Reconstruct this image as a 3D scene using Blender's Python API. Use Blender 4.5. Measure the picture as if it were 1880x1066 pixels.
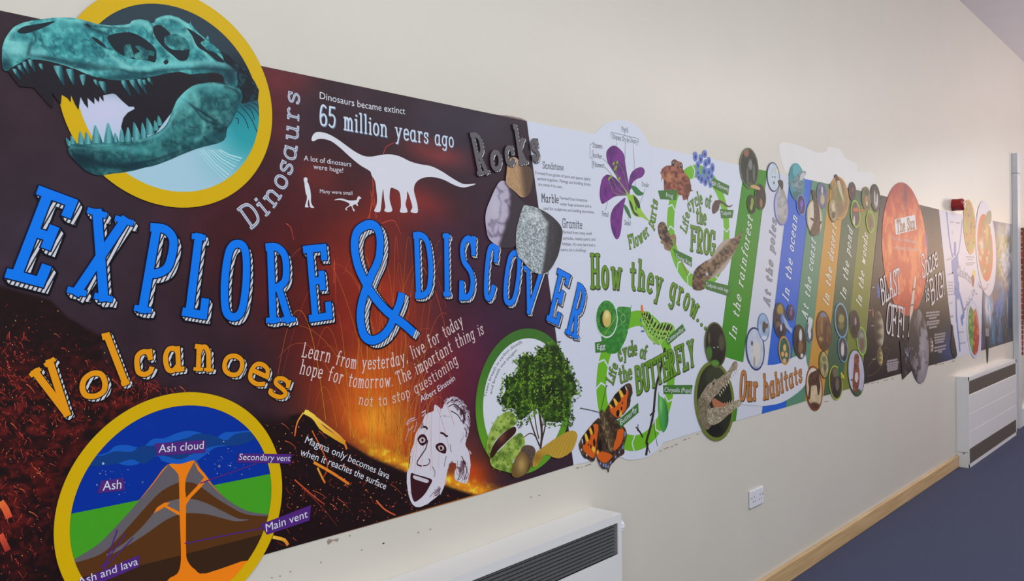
import bpy, bmesh, math, random
import numpy as np
from mathutils import Vector, Matrix
from mathutils.geometry import delaunay_2d_cdt, convex_hull_2d

for o in list(bpy.data.objects):
    bpy.data.objects.remove(o)
SC = bpy.context.scene
COL = SC.collection

# ------------------------------------------------------------------ camera
# World: the mural wall is the plane y = 0 (room on the -y side), x runs along it, z is up.
FOC, PX, PY = 1473.0, 940.0, 533.0          # focal length and centre in pixels of the 1880x1066 frame
CAM_D, CAM_H = 1.79, 1.586                  # metres from the wall, metres above the floor
Xc = np.array([1344.0, 31.0, -1473.0]); Xc /= np.linalg.norm(Xc)
Zc = np.array([-0.014, 1.0, (31 - 0.014 * 1344) / 1473]); Zc -= Xc * Zc.dot(Xc); Zc /= np.linalg.norm(Zc)
Yc = np.cross(Zc, Xc)
RW = np.stack([Xc, Yc, Zc])                 # rows: world axes in camera coordinates
cam_data = bpy.data.cameras.new('camera')
cam_data.sensor_fit = 'HORIZONTAL'
cam_data.sensor_width = 36.0
cam_data.lens = 36.0 * FOC / 1880.0
cam_data.clip_start = 0.05
cam = bpy.data.objects.new('camera', cam_data)
COL.objects.link(cam)
M4 = Matrix.Identity(4)
for i in range(3):
    for j in range(3):
        M4[i][j] = RW[i][j]
M4[0][3], M4[1][3], M4[2][3] = 0.0, -CAM_D, CAM_H
cam.matrix_world = M4
SC.camera = cam

# ------------------------------------------------------------------ world, lamps, exposure
SC.view_settings.view_transform = 'Standard'
SC.view_settings.look = 'None'
SC.view_settings.gamma = 1.0
SC.view_settings.use_curve_mapping = False
SC.view_settings.exposure = 0.0
wd = bpy.data.worlds.new('daylight')
SC.world = wd
wd.use_nodes = True
bg = wd.node_tree.nodes['Background']
bg.inputs[0].default_value = (0.86, 0.92, 1.0, 1)
bg.inputs[1].default_value = 0.38


def area(name, loc, aim, sx, sy, watts, col):
    l = bpy.data.lights.new(name, 'AREA')
    l.shape = 'RECTANGLE'
    l.size, l.size_y, l.energy, l.color = sx, sy, watts, col
    o = bpy.data.objects.new(name, l)
    COL.objects.link(o)
    o.location = loc
    o.rotation_euler = (Vector(aim) - Vector(loc)).to_track_quat('-Z', 'Y').to_euler()
    return o


area('window_light', (-2.2, -3.6, 2.5), (3.0, 0.0, 1.7), 3.0, 2.0, 98, (0.97, 1.0, 0.97))
area('ceiling_light', (3.0, -3.0, 3.7), (3.0, -1.4, 0.0), 6.0, 0.6, 88, (0.98, 0.99, 0.97))
area('far_ceiling_light', (8.0, -3.0, 3.7), (8.0, -1.6, 0.0), 4.0, 0.6, 56, (1.0, 0.86, 0.8))
area('ceiling_fill', (10.5, -4.2, 2.3), (10.3, -3.6, 3.9), 3.0, 0.5, 115, (1.0, 0.95, 0.98))  # added upward fill that brightens the ceiling, not a known fitting of the room
area('far_window_light', (14.75, -2.45, 3.1), (0.0, -2.45, 2.9), 1.0, 1.1, 18, (1.0, 0.99, 0.98))
area('far_warm_light', (14.75, -2.45, 1.95), (0.0, -2.45, 1.8), 1.0, 1.1, 76, (1.0, 0.68, 0.46))


# ------------------------------------------------------------------ helpers
def W(p):
    """pixel of the photograph -> (x, z) of the wall point seen there"""
    p = np.asarray(p, float)
    r = np.stack([(p[..., 0] - PX) / FOC, -(p[..., 1] - PY) / FOC, -np.ones(p.shape[:-1])], -1)
    d = r @ RW.T
    t = CAM_D / d[..., 1]
    return np.stack([t * d[..., 0], CAM_H + t * d[..., 2]], -1)


def P(uz):
    """(x, z) on the wall -> pixel"""
    uz = np.asarray(uz, float)
    d = np.stack([uz[..., 0], np.full(uz.shape[:-1], CAM_D), uz[..., 1] - CAM_H], -1)
    c = d @ RW
    return np.stack([PX + FOC * c[..., 0] / -c[..., 2], PY - FOC * c[..., 1] / -c[..., 2]], -1)


def Z(ox, oy, s, pts):
    a = np.asarray(pts, float).reshape(-1, 2)
    return a / s + np.array([ox, oy])


def lin(c):
    c = np.clip(np.asarray(c, float), 0, 1)
    return np.where(c <= 0.04045, c / 12.92, ((c + 0.055) / 1.055) ** 2.4)


def rgb(*c):
    return np.array(c, float) / 255.0


def smooth(pts, n=6, closed=True):
    """Catmull-Rom through the points"""
    p = np.asarray(pts, float)
    N = len(p)
    out = []
    for i in range(N if closed else N - 1):
        if closed:
            a, b, c, d = p[i - 1], p[i], p[(i + 1) % N], p[(i + 2) % N]
        else:
            a, b, c, d = p[max(i - 1, 0)], p[i], p[i + 1], p[min(i + 2, N - 1)]
        for k in range(n):
            t = k / n
            out.append(0.5 * (2 * b + (c - a) * t + (2 * a - 5 * b + 4 * c - d) * t * t + (3 * b - a - 3 * c + d) * t ** 3))
    if not closed:
        out.append(p[-1])
    return np.array(out)


def ccw(p):
    a = np.asarray(p, float)
    x, y = a[:, 0], a[:, 1]
    s = np.sum(x * np.roll(y, -1) - np.roll(x, -1) * y)
    return a if s > 0 else a[::-1]


def _h(ix, iy, s):
    v = np.sin(ix * 127.1 + iy * 311.7 + s * 74.7) * 43758.5453
    return v - np.floor(v)


def noise(x, y, s=0):
    ix, iy = np.floor(x), np.floor(y)
    fx, fy = x - ix, y - iy
    fx, fy = fx * fx * (3 - 2 * fx), fy * fy * (3 - 2 * fy)
    return (_h(ix, iy, s) * (1 - fx) + _h(ix + 1, iy, s) * fx) * (1 - fy) + (_h(ix, iy + 1, s) * (1 - fx) + _h(ix + 1, iy + 1, s) * fx) * fy


def fbm(x, y, s=0, o=4):
    v, a, t = 0, 0.5, 0
    for k in range(o):
        v = v + a * noise(x * 2 ** k, y * 2 ** k, s + k * 13)
        t += a
        a *= 0.5
    return v / t


def mix(a, b, f):
    f = np.clip(f, 0, 1)[..., None]
    return a * (1 - f) + np.asarray(b, float) * f


def blob(x, y, cx, cy, rx, ry=None, rot=0.0):
    """0..1 soft spot, 1 in the middle"""
    ry = rx if ry is None else ry
    dx, dy = x - cx, y - cy
    if rot:
        c, s = math.cos(math.radians(rot)), math.sin(math.radians(rot))
        dx, dy = dx * c + dy * s, -dx * s + dy * c
    return np.exp(-(dx / rx) ** 2 - (dy / ry) ** 2)


def sst(v, a, b):
    t = np.clip((v - a) / (b - a), 0, 1)
    return t * t * (3 - 2 * t)


# ------------------------------------------------------------------ materials
def nodes_of(name):
    m = bpy.data.materials.new(name)
    m.use_nodes = True
    nt = m.node_tree
    return m, nt, nt.nodes['Principled BSDF'], nt.nodes.new, nt.links.new


def printed_material(name, rough, bump=0.02):
    m, nt, b, N, L = nodes_of(name)
    a = N('ShaderNodeVertexColor'); a.layer_name = 'ink'
    L(a.outputs['Color'], b.inputs['Base Color'])
    b.inputs['Roughness'].default_value = rough
    b.inputs['Specular IOR Level'].default_value = 0.2
    tc = N('ShaderNodeTexCoord'); n = N('ShaderNodeTexNoise'); bp = N('ShaderNodeBump')
    n.inputs['Scale'].default_value = 420
    bp.inputs['Strength'].default_value = bump
    bp.inputs['Distance'].default_value = 0.002
    L(tc.outputs['Object'], n.inputs['Vector']); L(n.outputs['Fac'], bp.inputs['Height']); L(bp.outputs['Normal'], b.inputs['Normal'])
    return m


INK = printed_material('printed_vinyl', 0.42, 0.12)


def surface(name, col, rough=0.5, var=0.0, scale=20, bump=0.0, spec=0.4, stretch=(1, 1, 1), col2=None, metal=0.0):
    m, nt, b, N, L = nodes_of(name)
    c = lin(col)
    b.inputs['Roughness'].default_value = rough
    b.inputs['Specular IOR Level'].default_value = spec
    b.inputs['Metallic'].default_value = metal
    tc = N('ShaderNodeTexCoord'); mp = N('ShaderNodeMapping'); n = N('ShaderNodeTexNoise')
    mp.inputs['Scale'].default_value = stretch
    n.inputs['Scale'].default_value = scale
    n.inputs['Detail'].default_value = 6
    L(tc.outputs['Object'], mp.inputs['Vector']); L(mp.outputs['Vector'], n.inputs['Vector'])
    r = N('ShaderNodeValToRGB')
    r.color_ramp.elements[0].position, r.color_ramp.elements[1].position = 0.3, 0.7
    c2 = lin(col2) if col2 is not None else c * (1 - var)
    r.color_ramp.elements[0].color = (*c2, 1)
    r.color_ramp.elements[1].color = (*c, 1)
    L(n.outputs['Fac'], r.inputs['Fac']); L(r.outputs['Color'], b.inputs['Base Color'])
    if bump:
        bp = N('ShaderNodeBump')
        bp.inputs['Strength'].default_value = bump
        bp.inputs['Distance'].default_value = 0.004
        L(n.outputs['Fac'], bp.inputs['Height']); L(bp.outputs['Normal'], b.inputs['Normal'])
    return m


# ------------------------------------------------------------------ objects
ORG = {}


def tag(o, label=None, cat=None, group=None, kind=None):
    for k, v in (('label', label), ('category', cat), ('group', group), ('kind', kind)):
        if v:
            o[k] = v
    return o


def thing(name, label, cat, org, group=None):
    o = bpy.data.objects.new(name, None)
    o.empty_display_size = 0.05
    COL.objects.link(o)
    o.location = org
    ORG[o.name] = np.array(org, float)
    return tag(o, label, cat, group)


LAY = [0]


def ply(off):
    """prints laid one after another never share exactly one plane"""
    LAY[0] = (LAY[0] + 1) % 6
    return off + LAY[0] * 8e-6


class G:
    """collects geometry in world coordinates, then links it as ONE mesh object"""

    def __init__(s):
        s.v, s.f, s.c, s.n = [], [], [], 0

    def raw(s, verts, faces, col=(1, 1, 1)):
        verts = np.asarray(verts, float)
        s.v.append(verts)
        col = np.asarray(col, float)
        s.c.append(np.broadcast_to(col, (len(verts), 3)) if col.ndim == 1 else col)
        s.f += [[i + s.n for i in f] for f in faces]
        s.n += len(verts)
        return s

    def uz(s, pts, off, col=(1, 1, 1)):
        """flat polygon on the wall, off metres in front of it"""
        a = ccw(pts)
        off = ply(off)
        return s.raw(np.stack([a[:, 0], np.full(len(a), -off), a[:, 1]], 1), [list(range(len(a)))], col)

    def px(s, pts, off, col=(1, 1, 1)):
        return s.uz(W(pts), off, col)

    def union(s, polys, off, col=(1, 1, 1)):
        """several overlapping outlines merged into one flat area"""
        co, fa = [], []
        o = np.mean(np.concatenate(polys), axis=0)
        for p in polys:
            a = ccw(p) - o
            fa.append(list(range(len(co), len(co) + len(a))))
            co += [Vector(q * 100) for q in a]
        r = delaunay_2d_cdt(co, [], fa, 1, 1e-5)
        v = np.array([tuple(p) for p in r[0]]) / 100 + o
        return s.raw(np.stack([v[:, 0], np.full(len(v), -off), v[:, 1]], 1), [list(ccwf(f, v)) for f, src in zip(r[2], r[5]) if src], col)

    def sheet(s, pts, off, th, col=(1, 1, 1)):
        """board of thickness th whose front lies off in front of the wall"""
        a = ccw(pts)
        n = len(a)
        f = np.stack([a[:, 0], np.full(n, -off), a[:, 1]], 1)
        b = f + np.array([0, th, 0])
        s.raw(f, [list(range(n))], col)
        s.raw(np.concatenate([f, b]), [[i, i + n, (i + 1) % n + n, (i + 1) % n] for i in range(n)], col)
        return s.raw(b, [list(range(n))[::-1]], col)

    def strip(s, pts, wid, off, col=(1, 1, 1)):
        """ribbon along a polyline on the wall; wid a number or one per point"""
        p = np.asarray(pts, float)
        off = ply(off)
        t = np.gradient(p, axis=0)
        t /= np.maximum(np.linalg.norm(t, axis=1), 1e-9)[:, None]
        nn = np.stack([-t[:, 1], t[:, 0]], 1) * (np.broadcast_to(np.asarray(wid, float), (len(p),)) / 2)[:, None]
        q = np.concatenate([p + nn, p - nn])
        n = len(p)
        c = np.asarray(col, float)
        if c.ndim == 2:
            c = np.concatenate([c, c])
        return s.raw(np.stack([q[:, 0], np.full(2 * n, -off), q[:, 1]], 1), [[i, i + n, i + n + 1, i + 1] for i in range(n - 1)], c)

    def ring(s, c, r0, r1, off, col=(1, 1, 1), n=72, a0=0, a1=360):
        a = np.radians(np.linspace(a0, a1, n + 1))
        d = np.stack([np.cos(a), np.sin(a)], 1)
        q = np.concatenate([np.asarray(c) + d * r1, np.asarray(c) + d * r0])
        m = n + 1
        return s.raw(np.stack([q[:, 0], np.full(2 * m, -off), q[:, 1]], 1), [[i, i + 1, i + m + 1, i + m] for i in range(n)], col)

    def pic(s, pts, off, paint, res):
        """filled outline with ink painted point by point; paint(x, y) takes pixels"""
        pts = np.asarray(pts, float)
        a = ccw(W(pts) if pts.max() > 40 else pts)      # an outline traced in pixels goes onto the wall first
        lo, hi = a.min(0), a.max(0)
        gx, gz = np.meshgrid(np.arange(lo[0], hi[0], res), np.arange(lo[1], hi[1], res))
        g = np.stack([gx.ravel(), gz.ravel()], 1)
        g = g[inside(a, g)]
        co = [Vector(p) for p in a] + [Vector(p) for p in g]
        r = delaunay_2d_cdt(co, [], [list(range(len(a)))], 1, 1e-6)
        v = np.array([tuple(p) for p in r[0]])
        pp = P(v)
        off = ply(off)
        return s.raw(np.stack([v[:, 0], np.full(len(v), -off), v[:, 1]], 1), [list(ccwf(f, v)) for f in r[2]], paint(pp[:, 0], pp[:, 1]))

    def box(s, lo, hi, col=(1, 1, 1)):
        x0, y0, z0 = lo
        x1, y1, z1 = hi
        v = [(x0, y0, z0), (x1, y0, z0), (x1, y1, z0), (x0, y1, z0), (x0, y0, z1), (x1, y0, z1), (x1, y1, z1), (x0, y1, z1)]
        return s.raw(v, [(0, 3, 2, 1), (4, 5, 6, 7), (0, 1, 5, 4), (1, 2, 6, 5), (2, 3, 7, 6), (3, 0, 4, 7)], col)

    def tube(s, a, b, r0, r1=None, n=20, col=(1, 1, 1)):
        a, b = np.asarray(a, float), np.asarray(b, float)
        r1 = r0 if r1 is None else r1
        d = (b - a) / np.linalg.norm(b - a)
        u = np.cross(d, [0, 0, 1.0]) if abs(d[2]) < 0.9 else np.cross(d, [1.0, 0, 0])
        u /= np.linalg.norm(u)
        w = np.cross(d, u)
        t = np.linspace(0, 2 * math.pi, n, endpoint=False)
        c = np.cos(t)[:, None] * u + np.sin(t)[:, None] * w
        v = np.concatenate([a + c * r0, b + c * r1])
        return s.raw(v, [[i, (i + 1) % n, (i + 1) % n + n, i + n] for i in range(n)] + [list(range(n))[::-1], list(range(n, 2 * n))], col)

    def obj(s, name, m=None, parent=None, label=None, cat=None, group=None, kind=None, bevel=0.0, org=None):
        v = np.concatenate(s.v)
        par = ORG[parent.name] if parent else np.zeros(3)
        if org is None:
            lo, hi = v.min(0), v.max(0)
            org = np.array([(lo[0] + hi[0]) / 2, hi[1], lo[2]])
        org = np.asarray(org, float)
        me = bpy.data.meshes.new(name)
        me.from_pydata((v - org).tolist(), [], s.f)
        m = m or INK
        me.materials.append(m)
        if m is INK:
            at = me.color_attributes.new('ink', 'FLOAT_COLOR', 'POINT')
            c4 = np.ones((len(v), 4), np.float32)
            c4[:, :3] = lin(np.concatenate(s.c))
            at.data.foreach_set('color', c4.ravel())
        o = bpy.data.objects.new(name, me)
        COL.objects.link(o)
        o.location = org - par
        ORG[o.name] = org
        if parent:
            o.parent = parent
        if bevel:
            md = o.modifiers.new('bevel', 'BEVEL')
            md.width, md.segments, md.limit_method = bevel, 2, 'ANGLE'
        return tag(o, label, cat, group, kind)


def ccwf(f, v):
    a, b, c = v[f[0]], v[f[1]], v[f[2]]
    return f if (b[0] - a[0]) * (c[1] - a[1]) - (b[1] - a[1]) * (c[0] - a[0]) > 0 else f[::-1]


def inside(poly, q):
    x, y = q[:, 0], q[:, 1]
    r = np.zeros(len(q), bool)
    n = len(poly)
    for i in range(n):
        x0, y0 = poly[i]
        x1, y1 = poly[(i + 1) % n]
        if y0 == y1:
            continue
        k = ((y0 > y) != (y1 > y)) & (x < (x1 - x0) * (y - y0) / (y1 - y0) + x0)
        r ^= k
    return r


def circle_through(pts):
    """best circle on the wall through the given pixels: centre, radius"""
    q = W(np.asarray(pts, float))
    A = np.stack([2 * q[:, 0], 2 * q[:, 1], np.ones(len(q))], 1)
    s = np.linalg.lstsq(A, (q ** 2).sum(1), rcond=None)[0]
    return s[:2], math.sqrt(s[2] + s[0] ** 2 + s[1] ** 2)


def disc(c, r, n=64, rx=1.0):
    a = np.linspace(0, 2 * math.pi, n, endpoint=False)
    return np.stack([c[0] + np.cos(a) * r * rx, c[1] + np.sin(a) * r], 1)


def pxdisc(cx, cy, rx, ry, rot=0, n=28):
    a = np.linspace(0, 2 * math.pi, n, endpoint=False)
    x, y = np.cos(a) * rx, np.sin(a) * ry
    c, s = math.cos(math.radians(rot)), math.sin(math.radians(rot))
    return np.stack([cx + x * c - y * s, cy + x * s + y * c], 1)


def hull(p):
    p = [Vector(q) for q in p]
    return np.array([tuple(p[i]) for i in convex_hull_2d(p)])


# ------------------------------------------------------------------ lettering
# hand-lettered slab serif: cap height 1, x-height .62; '~' smooth, '@' a smooth loop, 's' a slab serif at the point, 'o' a dot
GL = {
 'A': '0,0s .2,1 .4,0s;.07,.35 .33,.35', 'B': '.06,0 .06,1;~0,1 .2,1 .35,.9 .35,.65 .2,.54 .06,.54;~.2,.54 .4,.45 .4,.12 .22,0 0,0',
 'C': '~.4,.74 .36,.92 .22,1 .07,.9 .02,.5 .07,.1 .22,0 .37,.08 .41,.24;.4,.74 .4,.98', 'D': '.07,0 .07,1;~0,1 .2,1 .36,.88 .42,.5 .36,.12 .2,0 0,0',
 'E': '.09,0 .09,1;0,1 .44,1 .44,.86;.09,.53 .34,.53;.34,.62 .34,.43;0,0 .45,0 .45,.16', 'F': '.09,0s .09,1;0,1 .44,1 .44,.86;.09,.53 .34,.53;.34,.62 .34,.43',
 'G': '~.4,.74 .36,.92 .22,1 .07,.9 .02,.5 .07,.1 .22,0 .36,.06 .41,.24;.4,.74 .4,.98;.41,0 .41,.42;.28,.42 .48,.42', 'H': '.06,0s .06,1s;.38,0s .38,1s;.06,.5 .38,.5',
 'I': '.08,0s .08,1s', 'L': '.08,1s .08,0;0,0 .4,0 .4,.17', 'M': '.05,0s .05,1 .25,.4 .45,1 .45,0s', 'O': '@.22,0 .07,.1 .02,.5 .07,.9 .22,1 .37,.9 .42,.5 .37,.1',
 'P': '.08,0s .08,1;~0,1 .22,1 .37,.9 .4,.72 .36,.54 .2,.45 .08,.45', 'R': '.08,0s .08,1;~0,1 .22,1 .37,.9 .4,.72 .36,.54 .2,.45 .08,.45;.22,.45 .4,0s',
 'S': '~.38,.78 .33,.94 .2,1 .06,.92 .03,.76 .1,.6 .3,.44 .38,.26 .33,.07 .2,0 .07,.06 .03,.24;.38,.76 .38,1;.03,.24 .03,0', 'T': '.21,0s .21,1;0,.86 0,1 .42,1 .42,.86',
 'U': '.06,1s .06,.3;~.06,.3 .1,.06 .22,0 .34,.06 .38,.3;.38,.3 .38,1s', 'V': '0,1s .2,0 .4,1s', 'X': '0,0s .4,1s;0,1s .4,0s', 'Y': '0,1s .2,.48 .4,1s;.2,.48 .2,0s',
 '6': '~.36,.9 .2,1 .07,.85 .02,.4 .07,.08 .2,0 .35,.08 .38,.35 .3,.52 .18,.54 .04,.4', '5': '.36,1 .08,1 .06,.58;~.06,.56 .2,.62 .36,.52 .38,.28 .32,.06 .18,0 .03,.1',
 'a': '~.32,.5 .24,.62 .1,.6 .02,.42 .02,.2 .08,.02 .2,0 .32,.14;.32,.62 .32,0 .41,0', 'b': '0,1 .06,1 .06,0;~.06,.14 .16,0 .3,.03 .36,.3 .3,.58 .18,.63 .06,.48',
 'c': '~.33,.46 .28,.6 .16,.63 .05,.53 .02,.3 .05,.08 .18,0 .3,.05 .35,.16;.33,.44 .33,.62', 'd': '~.32,.5 .24,.62 .1,.6 .02,.42 .02,.2 .08,.02 .2,0 .32,.14;.24,1 .32,1 .32,0 .4,0',
 'e': '.03,.34 .34,.34;~.34,.34 .3,.56 .18,.63 .06,.54 .02,.3 .06,.07 .2,0 .34,.1', 'f': '~.3,.92 .24,1 .14,.96 .1,.8;.1,.8 .1,0s;0,.6 .24,.6',
 'g': '~.32,.5 .24,.62 .1,.6 .02,.42 .02,.22 .1,.05 .22,.05 .32,.2;.4,.62 .32,.62 .32,-.1;~.32,-.1 .26,-.26 .12,-.28 .02,-.2',
 'h': '0,1 .06,1 .06,0s;~.06,.42 .14,.6 .26,.62 .34,.48;.34,.48 .34,0s', 'i': '0,.62 .07,.62 .07,0s;o.07,.85', 'k': '0,1 .06,1 .06,0s;.34,.62s .06,.24;.14,.32 .34,0s',
 'l': '0,1 .07,1 .07,0s', 'm': '0,.62 .06,.62 .06,0s;~.06,.44 .12,.6 .2,.62 .26,.48;.26,.48 .26,0s;~.26,.44 .33,.6 .42,.62 .48,.48;.48,.48 .48,0s',
 'n': '0,.62 .06,.62 .06,0s;~.06,.42 .14,.6 .26,.62 .34,.48;.34,.48 .34,0s', 'o': '@.18,0 .06,.08 .02,.31 .06,.54 .18,.63 .3,.54 .34,.31 .3,.08',
 'p': '0,.62 .06,.62 .06,-.28s;~.06,.48 .16,.62 .3,.58 .36,.3 .3,.04 .16,0 .06,.14', 'q': '~.32,.5 .24,.62 .1,.6 .02,.42 .02,.2 .08,.02 .2,0 .32,.14;.4,.62 .32,.62 .32,-.28s',
 'r': '0,.62 .07,.62 .07,0s;~.07,.4 .14,.58 .24,.63 .3,.54', 's': '~.28,.48 .24,.6 .14,.63 .04,.55 .05,.4 .22,.28 .28,.16 .22,.02 .12,0 .03,.06 .02,.16;.28,.46 .28,.62',
 't': '.12,.85 .12,.12;~.12,.12 .17,0 .28,.02;0,.62 .26,.62', 'u': '0,.62 .06,.62 .06,.15;~.06,.15 .12,0 .24,.02 .32,.18;.26,.62 .32,.62 .32,0 .4,0', 'v': '0,.62s .16,0 .32,.62s',
 'w': '0,.62s .12,0 .24,.5 .36,0 .48,.62s', 'y': '0,.62s .17,.05;.34,.62s .17,.05 .09,-.28 0,-.28', '.': 'o.04,.05', ',': '.06,.06 .02,-.12', '!': '.05,1 .05,.28;o.05,.05', "'": '.05,1 .03,.8',
}


def glyph(ch, serif=0.09):
    """list of polylines in letter space"""
    out = []
    for seg in GL[ch].split(';'):
        if seg[0] == 'o':
            x, y = map(float, seg[1:].split(','))
            out.append(np.array([[x - .012, y], [x + .012, y]]))
            continue
        sm = seg[0] in '~@'
        pts, sf = [], []
        for t in seg.lstrip('~@').split():
            e = t.endswith('s')
            x, y = map(float, t.rstrip('s').split(','))
            pts.append((x, y))
            if e:
                sf.append((x, y))
        p = np.array(pts)
        if seg[0] == '@':
            q = smooth(p, 5)
            p = np.concatenate([q, q[:1]])
        elif sm:
            p = smooth(p, 5, False)
        out.append(p)
        if serif:
            for x, y in sf:
                out.append(np.array([[x - serif, y], [x, y], [x + serif, y]]))      # three points in line: a thin slab
    return out


SLAB_THIN = 0.68


def pens(lines, wid):
    """convex pieces that cover the strokes of a letter"""
    out = []
    for p in lines:
        a, b = p[0], p[-1]
        slab = len(p) == 3 and abs((b - a)[0] * (p[1] - a)[1] - (b - a)[1] * (p[1] - a)[0]) < .02 * np.sum((b - a) ** 2)
        h = wid / 2 * (SLAB_THIN if slab else 1)
        for a, b in zip(p[:-1], p[1:]):
            d = b - a
            L = math.hypot(*d)
            if L < wid * 1e-3:
                continue
            d = d / L * h
            n = np.array([-d[1], d[0]])
            e = d * (0.9 if len(p) < 8 else 0.3)
            out.append(np.array([a - e + n, a - e - n, b + e - n, b + e + n]))
    return out


def width(ch, serif=0.09):
    if ch == ' ':
        return 0.0, 0.26
    p = np.concatenate(glyph(ch, serif))
    return p[:, 0].min(), p[:, 0].max()


class Path:
    """baseline through pixels; letters are laid along it on the wall"""

    def __init__(s, pts, hpx):
        q = W(np.asarray(pts, float))
        s.q = smooth(q, 12, False) if len(q) > 2 else q
        d = np.linalg.norm(np.diff(s.q, axis=0), axis=1)
        s.l = np.concatenate([[0], np.cumsum(d)])
        h = hpx if isinstance(hpx, (tuple, list)) else (hpx, None)
        a = np.asarray(pts[0], float); b = np.asarray(pts[-1], float)
        def H(p, h):
            return abs(W(p + np.array([0, -h / 2]))[1] - W(p + np.array([0, h / 2]))[1])
        s.h0 = H(a, h[0])
        s.h1 = s.h0 if h[1] is None else H(b, h[1])

    def at(s, t):
        t = np.asarray(t, float)
        x = np.stack([np.interp(t, s.l, s.q[:, k]) for k in (0, 1)], -1)
        e = s.l[-1] * 0.012
        t0, t1 = np.clip(t - e, 0, s.l[-1]), np.clip(t + e, 0, s.l[-1])
        d = np.stack([np.interp(t1, s.l, s.q[:, k]) - np.interp(t0, s.l, s.q[:, k]) for k in (0, 1)], -1)
        d /= np.linalg.norm(d, axis=-1)[..., None]
        return x, d


def lay(text, path, hpx, gap=0.14, serif=0.09, slant=0.0, rigid=True):
    """[(char, map)] where map takes letter-space points to the wall"""
    pa = Path(path, hpx)
    cur, items = 0.0, []
    for ch in text:
        a, b = width(ch, serif)
        items.append((ch, cur - a, (cur + cur + b - a) / 2))
        cur += b - a + gap
    tot = cur - gap
    k = pa.l[-1] / tot
    res = []
    for ch, x0, xm in items:
        if ch == ' ':
            continue
        h = pa.h0 + (pa.h1 - pa.h0) * xm / tot
        def mp(p, x0=x0, xm=xm, h=h):
            o, d = pa.at(xm * k)
            n = np.array([-d[1], d[0]])
            lx = (p[:, 0] + x0 - xm) * k
            return o + lx[:, None] * d + (p[:, 1] * h)[:, None] * (n + slant * d)
        res.append((ch, mp, h, k))
    return res


def write(g, text, path, hpx, off, col, wid=0.1, gap=0.14, serif=0.09, slant=0.0, shade=None, edge=0.0, edge_col=None, inline=None):
    """slab lettering; shade = (dx, dz, colour) in letter heights"""
    for ch, mp, h, k in lay(text, path, hpx, gap, serif, slant):
        lines = [mp(p) for p in glyph(ch, serif)]
        if shade is not None:
            sh = np.array(shade[:2]) * h
            g.union([hull(np.concatenate([w, w + sh])) for w in pens(lines, (wid + edge) * h)], off, shade[2])
        if edge:
            g.union(pens(lines, (wid + edge) * h), off + 0.0001, edge_col)
        g.union(pens(lines, wid * h), off + 0.0002, col)
        if inline is not None:
            g.union(pens(lines, wid * .22 * h), off + 0.0003, inline)


_FM = {}


def sans_mesh(text):
    if text not in _FM:
        cu = bpy.data.curves.new('tmp', 'FONT')
        cu.body = text
        cu.resolution_u = 3
        ob = bpy.data.objects.new('tmp', cu)
        COL.objects.link(ob)
        bpy.context.view_layer.update()
        dg = bpy.context.evaluated_depsgraph_get()
        me = bpy.data.meshes.new_from_object(ob.evaluated_get(dg))
        v = np.array([w.co[:2] for w in me.vertices])
        f = [list(p.vertices) for p in me.polygons]
        bpy.data.objects.remove(ob)
        bpy.data.curves.remove(cu)
        bpy.data.meshes.remove(me)
        _FM[text] = (v, f)
    return _FM[text]


def sans(g, text, path, hpx, off, col, slant=0.0):
    """plain sans lettering fitted between the ends of the path; hpx = cap height"""
    v, f = sans_mesh(text)
    pa = Path(path, hpx)
    x0, x1 = v[:, 0].min(), v[:, 0].max()
    t = (v[:, 0] - x0) / (x1 - x0)
    o, d = pa.at(t * pa.l[-1])
    n = np.stack([-d[:, 1], d[:, 0]], 1)
    h = (pa.h0 + (pa.h1 - pa.h0) * t) / 0.69
    w = o + (v[:, 1] * h)[:, None] * (n + slant * d)
    g.raw(np.stack([w[:, 0], np.full(len(w), -off), w[:, 1]], 1), [ccwf(q, w) for q in f], col)
# ------------------------------------------------------------------ room
def ray_at(p, axis, val):
    """point seen at pixel p on the plane axis = val"""
    r = np.array([(p[0] - PX) / FOC, -(p[1] - PY) / FOC, -1.0])
    d = RW @ r
    o = np.array([0, -CAM_D, CAM_H])
    return o + d * (val - o[axis]) / d[axis]


PAINT = surface('cream_satin_wall_paint', rgb(215, 210, 200), 0.34, 0.03, 3, 0.0, 0.35)
CEIL = surface('ceiling_paint', rgb(232, 228, 234), 0.8, 0.03, 4)
CARPET = surface('blue_grey_carpet', rgb(88, 94, 120), 0.95, 0, 260, 0.6, 0.1, col2=rgb(62, 68, 92))
WOOD = surface('pale_varnished_wood', rgb(214, 182, 136), 0.4, 0, 5, 0.03, 0.4, (0.6, 6, 12), rgb(190, 156, 108))
WHITE = surface('white_enamel', rgb(228, 228, 230), 0.35, 0.02, 6, 0, 0.45)
WHITE2 = surface('white_plastic', rgb(224, 226, 236), 0.3, 0.02, 30)
TRUNK = surface('pale_grey_plastic', rgb(206, 210, 216), 0.4, 0.02, 8)
GRILLE = surface('grey_grille_metal', rgb(92, 94, 97), 0.5, 0.1, 30)
BLACK = surface('grille_dark_cavity', rgb(26, 27, 30), 0.7, 0.1, 10)
HZ = 3.96
GAP = -0.0009       # fixtures and boards stop just short of the plaster


def struct(g, name, m, parent=None, **k):
    return g.obj(name, m, parent, kind=None if parent else 'structure', **k)


struct(G().box((-3, -6.5, -0.1), (15, 0.0, 0.0)), 'floor', CARPET)
WALL = struct(G().box((-3, 0.0, -0.1), (15, 0.15, HZ + 0.1)), 'wall_left', PAINT)
struct(G().box((-3, -6.5, HZ), (15, 0.0, HZ + 0.1)), 'ceiling', CEIL)
struct(G().box((-0.9, -0.02, 0.0), (7.47, 0.0, 0.098)), 'baseboard_left', WOOD, bevel=0.006)

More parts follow.
